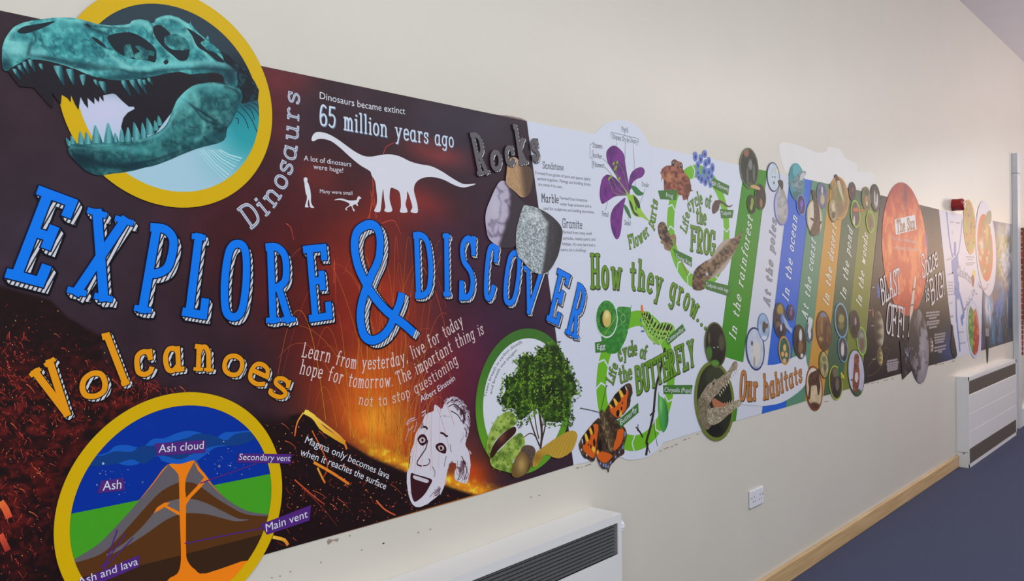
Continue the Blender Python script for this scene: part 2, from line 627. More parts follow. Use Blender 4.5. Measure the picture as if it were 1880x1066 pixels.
# end wall with the tall window whose glare shows on the satin paint
struct(G().box((14.5, -6.5, 0), (14.6, -2.95, HZ)).box((14.5, -1.95, 0), (14.6, 0, HZ)).box((14.5, -2.95, 0), (14.6, -1.95, 1.35)).box((14.5, -2.95, 3.65), (14.6, -1.95, HZ)), 'wall_far', PAINT)
struct(G().box((14.49, -2.99, 1.31), (14.52, -2.93, 3.69)).box((14.49, -1.97, 1.31), (14.52, -1.91, 3.69)).box((14.49, -2.93, 1.31), (14.52, -1.97, 1.36)).box((14.49, -2.93, 3.64), (14.52, -1.97, 3.69)).box((14.49, -2.93, 2.5), (14.52, -1.97, 2.55)), 'window_1', WHITE)

# patches and scars in the wall paint
FILL = surface('fresh_white_filler', rgb(226, 226, 226), 0.5, 0.03, 8)
SCAR = surface('bare_plaster_scar', rgb(166, 148, 138), 0.8, 0.2, 60)
g = G()
g.px(smooth([(1432, 263), (1470, 268), (1500, 280), (1518, 277), (1520, 270), (1542, 274), (1552, 290), (1572, 300), (1576, 316), (1604, 318), (1600, 340), (1560, 345), (1500, 334), (1450, 322), (1436, 300)], 4), 0.0004)
struct(g, 'filler_patch', FILL, WALL)
for pts in ([(600, 993), (603, 989), (612, 990), (622, 987), (620, 994), (612, 992), (606, 997), (602, 1000)],):
    struct(G().px(pts, 0.0004), 'paint_chip', SCAR, WALL)
for x, y in ((533, 1049), (514, 1057), (499, 1060), (589, 1032), (664, 1009), (704, 997), (768, 977), (790, 971), (642, 983), (990, 909), (975, 912), (704, 997)):
    struct(G().px(pxdisc(x, y, 1.9, 1.3, -20, 10), 0.0004), 'nail_hole', SCAR, WALL)
random.seed(5)
for a, b, n in (((1056, 857), (1090, 849), 5), ((1206, 829), (1282, 794), 9), ((1588, 704), (1640, 692), 7), ((1338, 790), (1326, 806), 3), ((1500, 738), (1522, 733), 3), ((1700, 672), (1750, 660), 5)):
    for i in range(n):
        t = (i + random.random()) / n
        x, y = a[0] + (b[0] - a[0]) * t, a[1] + (b[1] - a[1]) * t + random.uniform(1, 3)
        struct(G().px(pxdisc(x, y, random.uniform(1.5, 4), random.uniform(.6, 1.3), -15, 9), 0.0004), 'paint_chip', SCAR, WALL)
for pts in ([(912, 211), (930, 211.5), (955, 216), (966, 221), (950, 219), (925, 214)], [(1098, 242), (1108, 231), (1122, 224), (1112, 231), (1102, 241)]):
    struct(G().px(pts, 0.0003), 'paint_chip', SCAR, WALL)


# ------------------------------------------------------------------ radiators
def radiator_near():
    x1 = 2.381
    f = ray_at((1141.5, 941.5), 2, 0.757)
    y0 = f[1]
    x0, zt = -0.3, 0.757
    t = thing('radiator', 'long white wall radiator with a dark louvred grille below the dinosaur panel', 'radiator', (1.0, y0 / 2, 0.0), 'radiators along the mural wall')
    zg0, zg1 = 0.615, 0.728
    e = 0.022
    g = G()
    g.box((x0, y0, zt - 0.004), (x1, GAP, zt))
    g.box((x0, y0, zg1), (x1, y0 + 0.004, zt - 0.004))
    g.box((x1 - e, y0, 0.08), (x1, y0 + 0.004, zg1))
    g.box((x0, y0, 0.08), (x1 - e, y0 + 0.004, zg0))
    g.box((x1 - 0.003, y0 + 0.004, 0.08), (x1, GAP, zt - 0.004))
    g.box((x0, y0 + 0.004, 0.08), (x0 + 0.003, GAP, zt - 0.004))
    g.obj('casing', WHITE, t)
    G().box((x0 + .03, y0 + 0.028, zg0 - .02), (x1 - 0.01, y0 + 0.032, zg1 + .01)).obj('grille_cavity', BLACK, t)
    g = G()
    n = 9
    for i in range(n):
        z = zg0 + (i + 0.5) * (zg1 - zg0) / n
        v = [(x0 + .02, y0 + .003, z - .0015), (x1 - e - .008, y0 + .003, z - .0015), (x1 - e - .008, y0 + .02, z + .006), (x0 + .02, y0 + .02, z + .006)]
        v = np.array(v + [(a, b, c + .002) for a, b, c in v])
        g.raw(v, [(0, 1, 2, 3), (4, 7, 6, 5), (0, 4, 5, 1), (1, 5, 6, 2), (2, 6, 7, 3), (3, 7, 4, 0)])
    for i in range(26):
        x = x1 - e - 0.1 - i * 0.1
        if x > x0 + .02:
            g.box((x - .0015, y0 + .008, zg0), (x + .0015, y0 + .02, zg1))
    g.obj('grille', GRILLE, t, label='dark grey louvred grille')
    G().box((x1 - 0.045, y0 + 0.006, zt), (x1 - 0.012, -0.012, zt + 0.0015)).obj('end_seam_plate', WHITE, t)
    for k in range(2):
        x = 0.2 + k * 1.8
        G().box((x, y0 + 0.04, 0.0), (x + 0.05, -0.01, 0.08)).obj('foot', WHITE, t)
    kx, kz, ky = x1, 0.69, y0 * 0.62
    kn = G()
    kn.tube((kx - .001, ky, kz), (kx + 0.02, ky, kz), 0.015)
    kn.tube((kx + .02, ky, kz), (kx + 0.06, ky, kz), 0.027, 0.024, 24)
    for i in range(14):
        a = i * 2 * math.pi / 14
        c, s = math.cos(a), math.sin(a)
        kn.tube((kx + .024, ky + c * .0255, kz + s * .0255), (kx + .056, ky + c * .0238, kz + s * .0238), 0.0025, None, 6)
    kn.obj('thermostat_knob', WHITE2, t, label='ribbed white thermostat knob on the end')
    return y0


Y_RAD = radiator_near()


def radiator_far():
    x0 = 7.47
    a = ray_at((1790, 852), 2, 0.0)
    y0 = a[1] * 1.0
    b = ray_at((1866, 664), 1, y0)
    x1, zt = b[0], 0.757
    t = thing('radiator', 'boxy white convector radiator standing on the carpet at the far end of the wall', 'radiator', ((x0 + x1) / 2, y0 / 2, 0.0), 'radiators along the mural wall')
    d = lambda p: ray_at(p, 1, y0)[2]
    zs = [d((1790, 699)), d((1789, 721)), d((1789.5, 756)), d((1789.5, 789)), d((1790, 821)), d((1790.5, 846))]
    zs = [0.72, 0.61, 0.455, 0.305, 0.155, 0.03]
    g = G()
    g.box((x0, y0 + .004, 0.0), (x1, GAP, zt))
    g.box((x0 - .001, y0, zt - .03), (x1, y0 + .004, zt)); g.box((x0 - .001, y0, 0.0), (x1, y0 + .004, zs[5]))
    g.box((x0 - .001, y0, 0.0), (x0 + .012, y0 + .004, zt)); g.box((x1 - .03, y0, 0), (x1, y0 + .004, zt))
    g.obj('casing', WHITE, t)
    for k in range(3):
        G().box((x0 + .012, y0 - .002, zs[k + 2] + .003), (x1 - .03, y0 + .004, zs[k + 1] - .003)).obj('front_panel', WHITE, t, bevel=0.002)
    for za, zb in ((zs[1], zs[0]), (zs[5], zs[4])):
        G().box((x0 + .012, y0 + .003, za), (x1 - .03, y0 + .0039, zb)).obj('grille_backing', BLACK, t)
        g = G()
        n = 9
        for i in range(n):
            z = za + (i + .5) * (zb - za) / n
            g.box((x0 + .012, y0 + .001, z - (zb - za) / n * .34), (x1 - .03, y0 + .003, z + (zb - za) / n * .34))
        g.obj('grille', surface('brown_grey_grille', rgb(96, 88, 82), 0.6, 0.1, 30), t, label='brown-grey horizontal slotted grille')
    G().box((x0 - .0015, y0 + .01, 0.125), (x0, -.01, 0.128)).obj('side_seam', GRILLE, t)
    G().tube((x0 - .002, y0 + .04, 0.118), (x0, y0 + .04, 0.118), .006).obj('screw', GRILLE, t)


radiator_far()

# ------------------------------------------------------------------ cable trunking, boxing and bookcase beyond the mural
xt = 9.735
yt = ray_at((1868, 300), 0, xt)[1]
t = thing('cable_trunking', 'pale grey vertical cable trunking running up the wall past the far panel', 'cable trunking', (xt + .06, yt / 2, 0.0))
zj = ray_at((1860, 318), 0, xt)[2]
zt_ = W((1853, 279))[1]
G().box((xt, yt, 0.0), (xt + .13, GAP, zj - .002)).obj('lower_cover', TRUNK, t, bevel=.004)
G().box((xt, yt, zj + .002), (xt + .13, GAP, zt_)).obj('upper_cover', TRUNK, t, bevel=.004)
struct(G().box((xt + .13, -.05, 0), (15, 0, 0.17)).box((xt + .13, -.058, 0.17), (15, 0, 0.19)), 'trim_1', WHITE)
xb = 10.12
yb = [ray_at((p, 500), 0, xb)[1] for p in (1873, 1877.5)]
zb = [ray_at((1875, p), 0, xb)[2] for p in (655, 418)]
SHELF = surface('brown_shelf_wood', rgb(150, 96, 50), 0.5, 0.2, 12, 0, 0.4, (1, 1, 6))
t = thing('bookcase', 'brown wooden wall bookcase just past the trunking at the photo edge', 'bookcase', (xb + .4, -.15, zb[0]))
zq = zb[0] + .4
G().box((xb, -.3, zq), (xb + .02, yb[1], zb[1])).obj('side_panel', SHELF, t)
G().box((xb + .88, -.3, zq), (xb + .9, -.001, zb[1])).obj('side_panel', SHELF, t)
G().box((xb + .021, -.3, zb[1] - .02), (xb + .879, -.001, zb[1])).obj('top_board', SHELF, t)
for k in range(4):
    z = zq + k * (zb[1] - zq - .03) / 4
    G().box((xb + .021, -.29, z), (xb + .879, -.001, z + .02)).obj('shelf', SHELF, t)
random.seed(3)
g = G()
z = zb[0] + .02
while z < zb[1] - .05:
    h = random.uniform(.03, .07)
    c = random.choice([rgb(176, 92, 84), rgb(150, 70, 66), rgb(196, 130, 120), rgb(160, 84, 80)])
    g.box((xb + .0, yb[1] + .001, z), (xb + .02, -.001, min(z + h, zb[1] - .04)), c)
    z += h
    g.box((xb - .001, yb[1] + .001, z), (xb + .02, -.001, z + .008), rgb(228, 216, 206))
    z += .009
g.obj('back_panel', None, t, label='red and white striped back edge')

# ------------------------------------------------------------------ socket and alarm
c = W((1386.5, 911.7))
sw, sh = 0.146 / 2, 0.086 / 2
t = thing('double_socket', 'white double power socket on the wall below the crocodile roundel', 'socket', (c[0], -.005, c[1] - sh))
G().box((c[0] - sw, -.011, c[1] - sh), (c[0] + sw, GAP, c[1] + sh)).obj('face_plate', WHITE2, t, bevel=.004)
for s in (-1, 1):
    G().tube((c[0] + s * .06, -.0118, c[1] + .006), (c[0] + s * .06, -.0105, c[1] + .006), .004).obj('screw', GRILLE, t, label='dark screw head')
    g = G()
    x = c[0] + s * .032
    g.box((x - .002, -.0113, c[1] + .004), (x + .002, -.0105, c[1] + .013))
    for k in (-1, 1):
        g.box((x + k * .011 - .0035, -.0113, c[1] - .016), (x + k * .011 + .0035, -.0105, c[1] - .011))
    g.obj('pin_holes', BLACK, t)
    G().box((x + .012, -.0125, c[1] + .018), (x + .022, -.0105, c[1] + .032)).obj('switch', WHITE2, t)

RED = surface('red_alarm_plastic', rgb(152, 16, 16), 0.25, 0.1, 20, 0, 0.5)
a = ray_at((1761, 375.5), 1, -0.05)
t = thing('fire_alarm', 'small red round fire alarm sounder on the wall above the pale health panel', 'fire alarm', (a[0], -.05, a[2] - .05))
G().tube((a[0], GAP, a[2]), (a[0], -.02, a[2]), .05, .05, 32).obj('base', RED, t)
G().tube((a[0], -.02, a[2]), (a[0], -.075, a[2]), .048, .05, 32).tube((a[0], -.075, a[2]), (a[0], -.09, a[2]), .05, .034, 32).obj('sounder', RED, t)
G().tube((a[0], -.09, a[2]), (a[0], -.094, a[2]), .012, .012, 16).obj('indicator_lens', WHITE2, t, label='small pale lens on the front')
# ------------------------------------------------------------------ dark dinosaur and volcano panel
RIDGE = np.array([(-400, 470), (0, 525), (90, 548), (124, 581), (176, 611), (300, 690), (430, 738), (520, 764), (556, 756), (610, 795), (680, 838), (760, 872), (880, 910), (1100, 985)], float)


def paint_dark(x, y):
    c = np.tile(rgb(54, 36, 46), (len(x), 1))
    n1 = fbm(x / 60, y / 60, 1)
    c = mix(c, rgb(60, 52, 66), blob(x, y, 60, 420, 260, 140) * .6)
    for b in ((520, 140, 60, 40, 0, (104, 40, 46), .8), (505, 215, 30, 60, 0, (96, 32, 38), .7), (480, 400, 160, 120, 0, (70, 24, 32), .8), (585, 320, 40, 30, 0, (110, 40, 40), .7),
              (795, 275, 55, 22, 15, (150, 50, 48), .9), (770, 390, 70, 40, 20, (156, 48, 42), .9), (700, 420, 90, 60, 0, (120, 36, 36), .7), (560, 500, 140, 120, 0, (84, 24, 26), .7),
              (850, 230, 110, 50, 0, (56, 50, 66), .8), (800, 440, 60, 50, 0, (64, 42, 66), .7), (900, 560, 130, 160, 0, (58, 32, 56), .9), (850, 680, 60, 90, 0, (88, 32, 62), .8),
              (680, 600, 110, 170, 0, (168, 48, 24), .85), (600, 640, 70, 120, 0, (110, 28, 22), .7), (690, 730, 85, 85, 0, (226, 100, 24), .95), (720, 790, 110, 50, 20, (206, 84, 22), .8), (700, 770, 40, 34, 0, (252, 160, 40), .9),
              (862, 880, 36, 40, 0, (200, 72, 20), .9), (790, 720, 50, 80, 0, (124, 34, 50), .6), (30, 30, 200, 90, 0, (50, 36, 46), .5)):
        c = mix(c, rgb(*b[5]), np.minimum(1, blob(x, y, b[0], b[1], b[2], b[3], b[4]) * 1.25) * b[6])
    c = c * (0.82 + 0.36 * n1)[:, None]
    # lava along the right-hand slope
    yr = np.interp(x, RIDGE[:, 0], RIDGE[:, 1])
    d = y - yr
    lav = np.exp(-((d + 14 - (x - 700) * .02) / 13) ** 2) * sst(x, 640, 700)
    c = mix(c, rgb(236, 150, 26), lav * (.6 + .8 * fbm(x / 9, y / 9, 4)))
    c = mix(c, rgb(252, 220, 60), lav * sst(fbm(x / 8, y / 6, 5), .5, .7))
    # dark slope with embers
    below = np.where((x > 185) & (x < 530), sst(d, -10, 70 - np.clip((x - 430) / 100, 0, 1) * 55), sst(d, -3, 5))
    s = np.tile(rgb(30, 15, 17), (len(x), 1))
    rn = 1 - np.abs(2 * fbm(x / 22 + y / 40, y / 18, 7, 5) - 1)
    red = blob(x, y, 60, 760, 220, 110) + blob(x, y, 10, 920, 90, 130) * 1.1 + blob(x, y, 300, 720, 170, 30) * .7 + .25
    s = mix(s, rgb(104, 28, 24), sst(rn, .8, .97) * np.clip(red - .2, 0, 1) * .9)
    s = mix(s, rgb(84, 20, 20), np.clip(red - .3, 0, .7) * sst(fbm(x / 16, y / 16, 11), .4, .7) * .8)
    c = c * (1 - below)[:, None] + s * below[:, None]
    return c


x0 = -0.32
PANEL_D = np.concatenate([[(x0, 2.133)], W([(480, 121.5), (700, 167), (966, 222), (1019, 609), (1052, 853), (880, 907), (482, 1018)]), [(x0, 0.934)]])
dark = thing('mural_panel', 'dark maroon mural panel of dinosaurs and erupting volcanoes, nearest the camera', 'mural panel', (0.9, -.001, 0.934), 'mural boards along the wall')
G().sheet(PANEL_D, .002, .0011, rgb(40, 26, 34)).obj('board', None, dark)
G().pic(PANEL_D, .0021, paint_dark, .005).obj('background_print', None, dark, label='dark red print of a volcano throwing fire')

# sparks
random.seed(11)
g = G()
def arc(p, w, col, a=1.0):
    c = [rgb(*k) for k in col]
    q = W(np.asarray(p, float))
    t = np.linspace(0, 1, len(q))[:, None]
    g.strip(q, w, .0023, c[0] * (1 - t) + c[1] * t)
for i in range(95):
    bx = random.gauss(705, 45)
    by = np.interp(bx, RIDGE[:, 0], RIDGE[:, 1]) - random.uniform(0, 30)
    top = random.choice([random.uniform(430, 600), random.uniform(560, 740), random.uniform(650, 760)])
    dx = random.gauss(0, 1) * (18 + (by - top) * .13) + (bx - 690) * .2 + 6
    s = np.linspace(0, random.uniform(.8, 1.9), 26)
    px = bx + dx * s * 1.1
    py = by - (by - top) * (2 * s - s * s)
    k = (py < np.interp(px, RIDGE[:, 0], RIDGE[:, 1]) - 4) & (px < 900)
    if k.sum() < 5:
        continue
    px, py = px[k], py[k]
    hot = random.random()
    arc(np.stack([px, py], 1), random.uniform(.0005, .0014), ((226, 110 + 60 * hot, 40), (176, 54 + 30 * hot, 44)))
for a in ([(690, 400), (683, 330), (687, 310)], [(703, 283), (708, 270), (722, 262)], [(683, 372), (676, 398), (672, 400)], [(686, 380), (679, 350)], [(677, 402), (686, 330)], [(524, 410), (533, 418), (538, 440)], [(612, 520), (613, 475), (616, 560)], [(1000, 700), (950, 600)],
          [(770, 480), (800, 540), (830, 660)], [(700, 410), (722, 405), (735, 430)]):
    if a[0][0] < 900:
        arc(smooth(a, 6, False), .0016, ((232, 96, 60), (190, 60, 50)))
# lava rivulets, streaks and glowing cinders on the slope
for a, w, col in (([(556, 757), (545, 775), (540, 800)], .004, ((255, 190, 70), (230, 90, 30))), ([(558, 755), (575, 765), (590, 785), (612, 800), (632, 812)], .012, ((255, 226, 90), (226, 150, 30))),
                  ([(562, 753), (590, 775), (625, 803), (636, 824)], .006, ((255, 240, 120), (230, 110, 30))), ([(572, 790), (600, 850), (590, 880)], .003, ((226, 110, 40), (190, 60, 30))),
                  ([(575, 848), (610, 868), (640, 888)], .007, ((240, 150, 40), (236, 120, 40))), ([(582, 858), (590, 875), (596, 886)], .005, ((240, 180, 60), (220, 110, 30))), ([(540, 880), (575, 910), (595, 925)], .003, ((220, 90, 40), (170, 60, 40))),
                  ([(690, 918), (705, 934), (725, 945)], .004, ((236, 120, 60), (200, 80, 40))), ([(545, 885), (590, 930), (618, 965)], .002, ((150, 50, 40), (90, 34, 32))), ([(500, 985), (520, 990), (528, 1000)], .008, ((250, 210, 60), (220, 120, 40))),
                  ([(0, 920), (10, 935), (16, 950)], .012, ((240, 120, 60), (220, 80, 50))), ([(0, 980), (14, 1010)], .01, ((230, 90, 60), (160, 50, 40)))):
    arc(smooth(a, 7, False), w, col)
def on_slope(x, y, m=6):
    if y < np.interp(x, RIDGE[:, 0], RIDGE[:, 1]) + m or math.hypot((x - 304) / 205, (y - 925) / 195) < 1:
        return False
    return bool(inside(PANEL_D, W(np.array([[x, y + 3]])))[0])


n = 0
spots = [(80, 760, 70, 60), (140, 740, 60, 40), (230, 710, 60, 18), (300, 690, 60, 16), (40, 850, 40, 90), (20, 680, 30, 40), (420, 740, 70, 18), (20, 1000, 30, 50), (560, 860, 60, 50), (680, 900, 80, 30), (520, 960, 40, 40)]
while n < 720:
    cx, cy, sx, sy = random.choice(spots[:6] if random.random() < .66 else spots)
    x, y = random.gauss(cx, sx), random.gauss(cy, sy)
    if not on_slope(x, y, 14):
        continue
    n += 1
    L = random.choice([random.uniform(2, 7), random.uniform(4, 18)])
    an = random.uniform(.2, 2.6)
    e = (x + L * math.cos(an), y + L * math.sin(an))
    if not on_slope(*e):
        continue
    p = [(x, y), ((x + e[0]) / 2 + random.uniform(-2, 2), (y + e[1]) / 2 + random.uniform(-2, 2)), e]
    k = random.random()
    arc(smooth(p, 3, False), random.uniform(.0005, .0015), ((150 + 80 * k, 44 + 50 * k, 36 + 30 * k), (110 + 40 * k, 34, 30)))
for i in range(900):
    x, y = (random.uniform(0, 540), random.uniform(540, 1060)) if i < 450 else (random.uniform(520, 860), random.uniform(770, 960))
    if not on_slope(x, y):
        continue
    if i % 12 == 0:
        L = random.uniform(8, 30)
        an = random.uniform(.4, .9)
        e = (x + L * math.cos(an), y + L * math.sin(an))
        if on_slope(*e):
            arc(smooth([(x, y), ((x + e[0]) / 2, (y + e[1]) / 2 - 2), e], 4, False), random.uniform(.0008, .002), ((226, 120, 60), (150, 52, 40)))
    else:
        r = random.uniform(.4, 1.25)
        g.px(pxdisc(x, y, r, r, 0, 6), .0023, random.choice([rgb(230, 120, 80), rgb(240, 170, 110), rgb(190, 70, 60), rgb(150, 60, 56)]))
g.obj('sparks', None, dark, kind='stuff', label='orange spark trails and cinders')


def words(parent, name, lines, label=None, off=.0024):
    """each line: text, path, height, kind ('sans' or slab stroke width), colour"""
    for L in lines:
        g = G()
        if L[3] == 'sans':
            sans(g, L[0], L[1], L[2], off, L[4])
        else:
            write(g, L[0], L[1], L[2], off, L[4], wid=L[3], gap=L[5] if len(L) > 5 else .14, serif=.05)
        g.obj(name, None, parent, label=label)


INKW = rgb(222, 224, 236)
words(dark, 'caption_text', [
    ('Dinosaurs became extinct', [(586, 181), (664, 198), (743, 210)], (12.5, 12), 'sans', INKW),
    ('A lot of dinosaurs', [(557, 294.5), (644, 306)], (9.5, 9), 'sans', INKW),
    ('were huge!', [(574.5, 310), (629, 317)], (9.5, 9), 'sans', INKW),
    ('Many were small', [(586.5, 354), (646, 358)], (7, 7), 'sans', INKW),
    ('Learn from yesterday, live for today', [(553, 654), (600, 664), (650, 676), (705, 675), (752, 661), (800, 631), (850, 596)], (26, 24), .078, rgb(228, 206, 204), .22),
    ('hope for tomorrow. The important thing is', [(549, 685), (600, 697), (660, 711), (720, 708), (740, 701), (780, 678), (835, 641), (887, 612)], (26, 23), .078, rgb(228, 206, 204), .22),
    ('not to stop questioning', [(657, 741), (690, 745), (740, 733), (790, 705), (840, 667)], (19, 22), .078, rgb(228, 206, 204), .22),
    ('Albert Einstein', [(772, 738), (800, 722), (835, 697)], (12, 11), 'sans', INKW),
    ('Magma only becomes lava', [(558, 812), (620, 838), (712, 879)], (13, 12), 'sans', INKW),
    ('when it reaches the surface', [(549, 834), (620, 860), (706, 898)], (13, 12), 'sans', INKW)], 'small white printed words')
g = G()
write(g, '65 million years ago', [(587, 229), (650, 241), (740, 256), (831, 270)], (37, 27), .0024, rgb(214, 226, 244), .095, .17, serif=.07, shade=(.045, -.045, rgb(96, 124, 152)))
g.obj('heading_lettering', None, dark, label='pale blue heading about 65 million years')
g = G()
write(g, 'Dinosaurs', [(459, 419), (496, 386), (522, 345), (538, 300), (545, 250), (548, 174)], (41, 33), .0024, rgb(206, 214, 232), .13, .2, serif=.08, shade=(.03, -.03, rgb(104, 110, 130)), inline=rgb(84, 82, 100))
g.obj('heading_lettering', None, dark, label='white heading curving round the skull roundel')

# silhouettes
z4 = lambda *p: Z(400, 250, 4.0, p)
S = smooth(z4(684, 30, 690, 0, 712, -26, 748, -30, 800, -18, 862, 14, 930, 62, 1000, 112, 1070, 146, 1130, 150, 1190, 138, 1262, 134, 1330, 148, 1410, 186, 1480, 206, 1560, 220, 1640, 258, 1720, 310, 1790, 348, 1840, 352, 1880, 348, 1888, 352, 1850, 366, 1800, 376, 1740, 362, 1660, 322, 1590, 302, 1520, 302, 1470, 322, 1442, 356, 1436, 400, 1448, 450, 1462, 510, 1464, 558, 1440, 564, 1412, 556, 1416, 540, 1424, 520, 1412, 470, 1388, 404, 1384, 450, 1374, 500, 1388, 545, 1384, 560, 1350, 562, 1332, 552, 1340, 520, 1338, 450, 1326, 404, 1290, 384, 1266, 380, 1258, 420, 1258, 470, 1272, 520, 1276, 548, 1250, 558, 1218, 548, 1226, 520, 1216, 450, 1210, 388, 1202, 440, 1196, 500, 1188, 552, 1160, 556, 1144, 546, 1160, 510, 1166, 460, 1160, 400, 1150, 330, 1126, 290, 1112, 256, 1040, 212, 960, 146, 890, 82, 830, 38, 780, 22, 740, 20, 716, 28, 700, 38), 3)
G().px(S, .0024, rgb(222, 224, 234)).obj('sauropod_silhouette', None, dark, label='white long-necked dinosaur silhouette')
S = smooth(z4(626, 318, 632, 304, 648, 304, 655, 318, 652, 332, 662, 350, 674, 392, 680, 440, 680, 480, 690, 508, 702, 520, 700, 525, 676, 522, 668, 490, 664, 462, 656, 490, 658, 512, 664, 520, 640, 522, 636, 512, 648, 470, 650, 440, 642, 420, 634, 370, 632, 344), 3)
G().px(S, .0024, rgb(222, 224, 234)).obj('person_silhouette', None, dark, label='small white standing person silhouette')
S = smooth(z4(852, 470, 872, 460, 910, 458, 950, 470, 990, 472, 1014, 468, 1020, 452, 1030, 440, 1046, 450, 1048, 458, 1036, 462, 1030, 480, 1020, 492, 1026, 506, 1018, 512, 1010, 500, 990, 506, 986, 520, 1002, 546, 990, 548, 976, 512, 956, 520, 940, 532, 950, 546, 934, 538, 934, 528, 962, 506, 960, 494, 930, 478, 890, 468), 3)
G().px(S, .0024, rgb(222, 224, 234)).obj('raptor_silhouette', None, dark, label='tiny white two-legged dinosaur silhouette')
# ------------------------------------------------------------------ EXPLORE & DISCOVER title
def hatch_material():
    m, nt, b, N, L = nodes_of('hatched_ink')
    tc = N('ShaderNodeTexCoord'); sp = N('ShaderNodeSeparateXYZ')
    def mth(op, a, c):
        n = N('ShaderNodeMath'); n.operation = op
        for i, v in enumerate((a, c)):
            if isinstance(v, (int, float)):
                n.inputs[i].default_value = v
            elif v is not None:
                L(v, n.inputs[i])
        return n.outputs[0]
    L(tc.outputs['Object'], sp.inputs[0])
    s = mth('SUBTRACT', mth('MULTIPLY', sp.outputs[0], .9), mth('MULTIPLY', sp.outputs[2], .48))
    fr = mth('FRACT', mth('DIVIDE', s, .0082), None)
    r = N('ShaderNodeValToRGB'); r.color_ramp.interpolation = 'CONSTANT'
    r.color_ramp.elements[0].color = (*lin(rgb(214, 216, 226)), 1)
    r.color_ramp.elements[1].position = .64
    r.color_ramp.elements[1].color = (*lin(rgb(22, 20, 30)), 1)
    L(fr, r.inputs[0]); L(r.outputs[0], b.inputs['Base Color'])
    b.inputs['Roughness'].default_value = .42
    return m


HATCH = hatch_material()
NAVY, BLUE = rgb(8, 14, 52), rgb(0, 124, 246)


def quad_map(q, lo, hi):
    q = W(np.asarray(q, float))
    def f(p):
        u = ((p[:, 0] - lo[0]) / (hi[0] - lo[0]))[:, None]
        v = ((p[:, 1] - lo[1]) / (hi[1] - lo[1]))[:, None]
        return (q[0] * (1 - u) + q[1] * u) * (1 - v) + (q[3] * (1 - u) + q[2] * u) * v
    return f


def fit_letter(ln, q, w, edge):
    """strokes of a letter drawn w metres wide so that they fill the four-cornered outline q (pixels)"""
    al = np.concatenate(ln)
    lo, hi = al.min(0), al.max(0)
    c = W(np.asarray(q, float))
    wx, wy = np.linalg.norm(c[1] - c[0]), np.linalg.norm(c[3] - c[0])
    m = np.array([(hi[0] - lo[0]) * w / 2 / (wx - w), (hi[1] - lo[1]) * w / 2 / (wy - w)])
    mp = quad_map(q, lo - m, hi + m)
    l2 = [mp(p) for p in ln]
    return pens(l2, w), pens(l2, w + edge)


def relief_letter(name, pieces, pieces_o, sh, parent, off, face, edge, label=None):
    """letter face with dark outline and a hatched drop side"""
    g = G()
    g.union(pieces_o, off + .0003, edge)
    g.union(pieces, off + .0004, face)
    o = g.obj(name, None, parent, label=label)
    g = G()
    n = np.array(sh)
    g.union([hull(np.concatenate([w, w + n * 1.12])) for w in pieces_o], off, edge * .4)
    g.obj('outline', None, o)
    g = G()
    g.union([hull(np.concatenate([w, w + n])) for w in pieces], off + .0001, (1, 1, 1))
    g.obj('hatched_side', HATCH, o)
    return o


c0 = W((560, 520))
title = thing('title_lettering', 'large blue hatched EXPLORE & DISCOVER title running across the dark and white panels', 'lettering', (c0[0], -.003, c0[1]))
za = lambda *p: Z(0, 300, 2.664, p)
zb_ = lambda *p: Z(360, 380, 2.961, p)
zc = lambda *p: Z(740, 200, 2.665, p)
SW = .0188          # stroke width in metres
for ch, q, sh in (
        ('E', za(14, 556, 208, 606, 385, 182, 182, 106), (.008, -.013)), ('X', za(310, 635, 550, 688, 664, 276, 418, 204), (.008, -.012)), ('P', za(640, 724, 800, 752, 884, 312, 712, 284), (.008, -.011)),
        ('L', za(878, 742, 1006, 764, 1058, 352, 928, 334), (.008, -.011)), ('O', za(1064, 768, 1205, 772, 1228, 374, 1090, 372), (.008, -.010)),
        ('R', zb_(368, 636, 542, 628, 520, 198, 354, 194), (.008, -.009)), ('E', zb_(608, 626, 736, 608, 704, 198, 572, 212), (.008, -.009)),
        ('D', zc(46, 930, 148, 924, 134, 602, 36, 600), (.009, -.008)), ('I', zc(188, 920, 232, 918, 230, 610, 184, 604), (.009, -.008)), ('S', zc(268, 938, 344, 932, 352, 622, 276, 616), (.009, -.008)),
        ('C', zc(384, 940, 440, 940, 470, 660, 402, 654), (.009, -.008)), ('O', zc(476, 962, 552, 962, 584, 690, 506, 690), (.009, -.008)), ('V', zc(556, 1002, 660, 1002, 704, 775, 580, 762), (.009, -.008)),
        ('E', [(1000.5, 587), (1023, 597.5), (1046.5, 505), (1022, 492)], (.009, -.008)), ('R', [(1034, 611), (1059.5, 624), (1080, 531), (1057, 516)], (.009, -.008))):
    ln = glyph(ch, .1)
    relief_letter('letter', *fit_letter(ln, q, SW, .0055), sh, title, .0042, BLUE, NAVY)
z5 = lambda *p: Z(620, 390, 3.95, p)
A = smooth(z5(540, 870, 480, 815, 420, 770, 340, 705, 250, 600, 180, 480, 135, 370, 115, 240, 135, 140, 205, 90, 265, 100, 295, 160, 300, 250, 285, 350, 235, 460, 185, 590, 160, 700, 160, 800, 185, 890, 240, 925, 310, 900, 370, 830, 405, 740, 440, 660, 455, 592), 6, False)
q = W(A)
def seg(q, w):
    out = []
    for a, b in zip(q[:-1], q[1:]):
        d = (b - a) / np.linalg.norm(b - a)
        n = np.array([-d[1], d[0]]) * w / 2
        e = d * w * .16
        out.append(np.array([a - e + n, a - e - n, b + e - n, b + e + n]))
    return out
relief_letter('ampersand', seg(q, .0245), seg(q, .0305), (.016, -.010), title, .0042, BLUE, NAVY)

